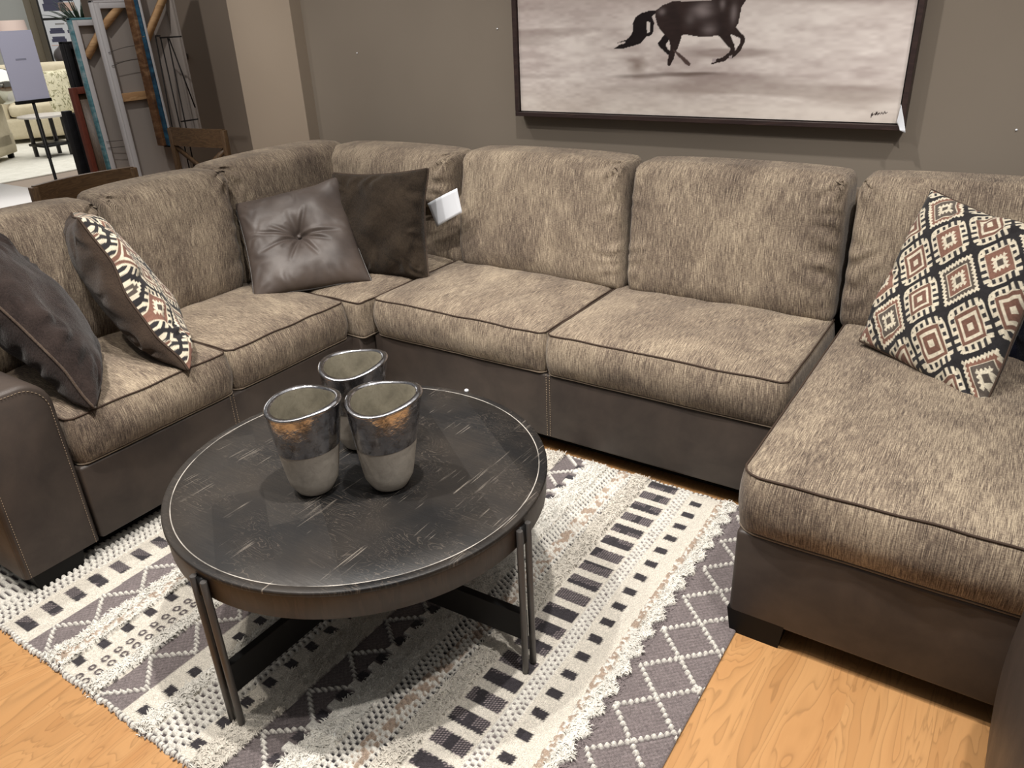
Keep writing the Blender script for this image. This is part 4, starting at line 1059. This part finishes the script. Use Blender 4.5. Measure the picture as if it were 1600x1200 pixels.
# pale cabinet with lamp and things behind the sofa
cb=facing(22,118,16.0); k=thing('console_cabinet','pale console cabinet behind the far armchair','cabinet',(cb.x,cb.y,0)); k.rotation_euler=(0,0,math.radians(62))
MB().box(-.9,.9,-.2,.25,.0,cb.z-.05,.01).build('body',CREAM,k); MB().box(-.93,.93,-.23,.28,cb.z-.05,cb.z,.008).build('top',WHT,k)
lm=facing(18,47,16.0); q=thing('table_lamp','table lamp with a wide pinkish drum shade at the left edge','lamp',(lm.x,lm.y,cb.z))
MB().lathe([(.001,0),(.10,0),(.10,.02),(.02,.03),(.03,.2),(.015,.32),(.012,.48)],20).build('base',GUN,q)
hz=lm.z-cb.z
MB().lathe([(.24,hz-.14),(.22,hz+.14)],32,cap0=False,cap1=False).build('lamp_shade',mat('pink_linen_shade',(226,206,198),.9),q)
bl=facing(3,135,12.6); q=tag(MB().lathe([(.001,-.22)]+[(.22*math.cos(a),.22*math.sin(a)) for a in np.linspace(-1.4,1.4,12)]+[(.001,.22)],28,tuple(bl)).build('decor_ball',mat('polished_steel',(190,190,180),.12,1.)),'shiny silver ball sculpture at the left edge','ornament')
dk=facing(104,88,16.6); tag(MB().lathe([(.001,0)]+[(.20*math.sin(a),.17-.17*math.cos(a)) for a in np.linspace(.2,2.6,10)]+[(.06,.36),(.001,.36)],24,(dk.x,dk.y,dk.z-.17)).build('decor_jar',mat('smoked_ceramic',(84,80,80),.3)),'dark grey round jar on the ledge behind the far sofa','jar')
ld=facing(104,104,16.9); q=thing('console_table','pale ledge table behind the far sofa','table',(ld.x,ld.y,0)); q.rotation_euler=(0,0,math.radians(62)); zz=dk.z-.17
MB().box(-1.4,1.2,-.12,.2,zz-.05,zz,.006).build('top',CREAM,q); 
for a in (-1.3,1.1): MB().box(a-.04,a+.04,-.08,.16,0,zz-.05).build('leg',CREAM,q)
# plant
pp=facing(127,36,9.5); q=thing('potted_plant','spiky green plant just above the teal edged canvas','plant',(pp.x,pp.y,0))
G=mat('dark_leaf',(42,66,50),.6); hb=pp.z-.10
MB().lathe([(.001,0),(.08,0),(.095,hb*.5),(.10,hb),(.085,hb),(.075,hb*.5),(.001,hb*.5)],24).build('planter',mat('grey_planter',(120,116,110),.6),q)
lf=MB()
for i in range(46):
    a=random.random()*2*PI; t_=.15+random.random()*.9; L_=.24+random.random()*.16; pts=[];rr=[]
    for j in range(6):
        u=j/5; r0=L_*u*math.sin(t_*(.6+.5*u)); pts.append((r0*math.cos(a),r0*math.sin(a),hb+L_*u*math.cos(t_*(.5+.5*u)))); rr.append(.011*(1-u)+.0015)
    lf.tube(pts,rr,4)
lf.build('foliage',G,q)
# tall mirror / doorway frame strips
mr=facing(52,40,18.2); q=thing('standing_mirror','tall mirror with a slim champagne frame in the far showroom','mirror',(mr.x,mr.y,0.0)); q.rotation_euler=(0,0,math.radians(-22-0+62-40+22))
q.rotation_euler=(0,0,math.radians(60))
MB().box(-1.25,-.06,.0,.03,.25,2.6).build('glass',mat('pale_glass',(214,218,214),.15,.3),q,smooth=False)
for a,b in ((-1.33,-1.25),(-.06,.06)): MB().box(a,b,-.02,.05,0,2.7,.01).build('frame_side',mat('champagne_wood',(140,130,110),.5),q)
MB().box(-1.33,.06,-.02,.05,2.6,2.7,.01).build('frame_rail',mat('champagne_rail',(140,130,110),.5),q)
MB().box(-1.33,.06,-.02,.05,.15,.25,.01).build('frame_rail',mat('champagne_base',(140,130,110),.5),q)
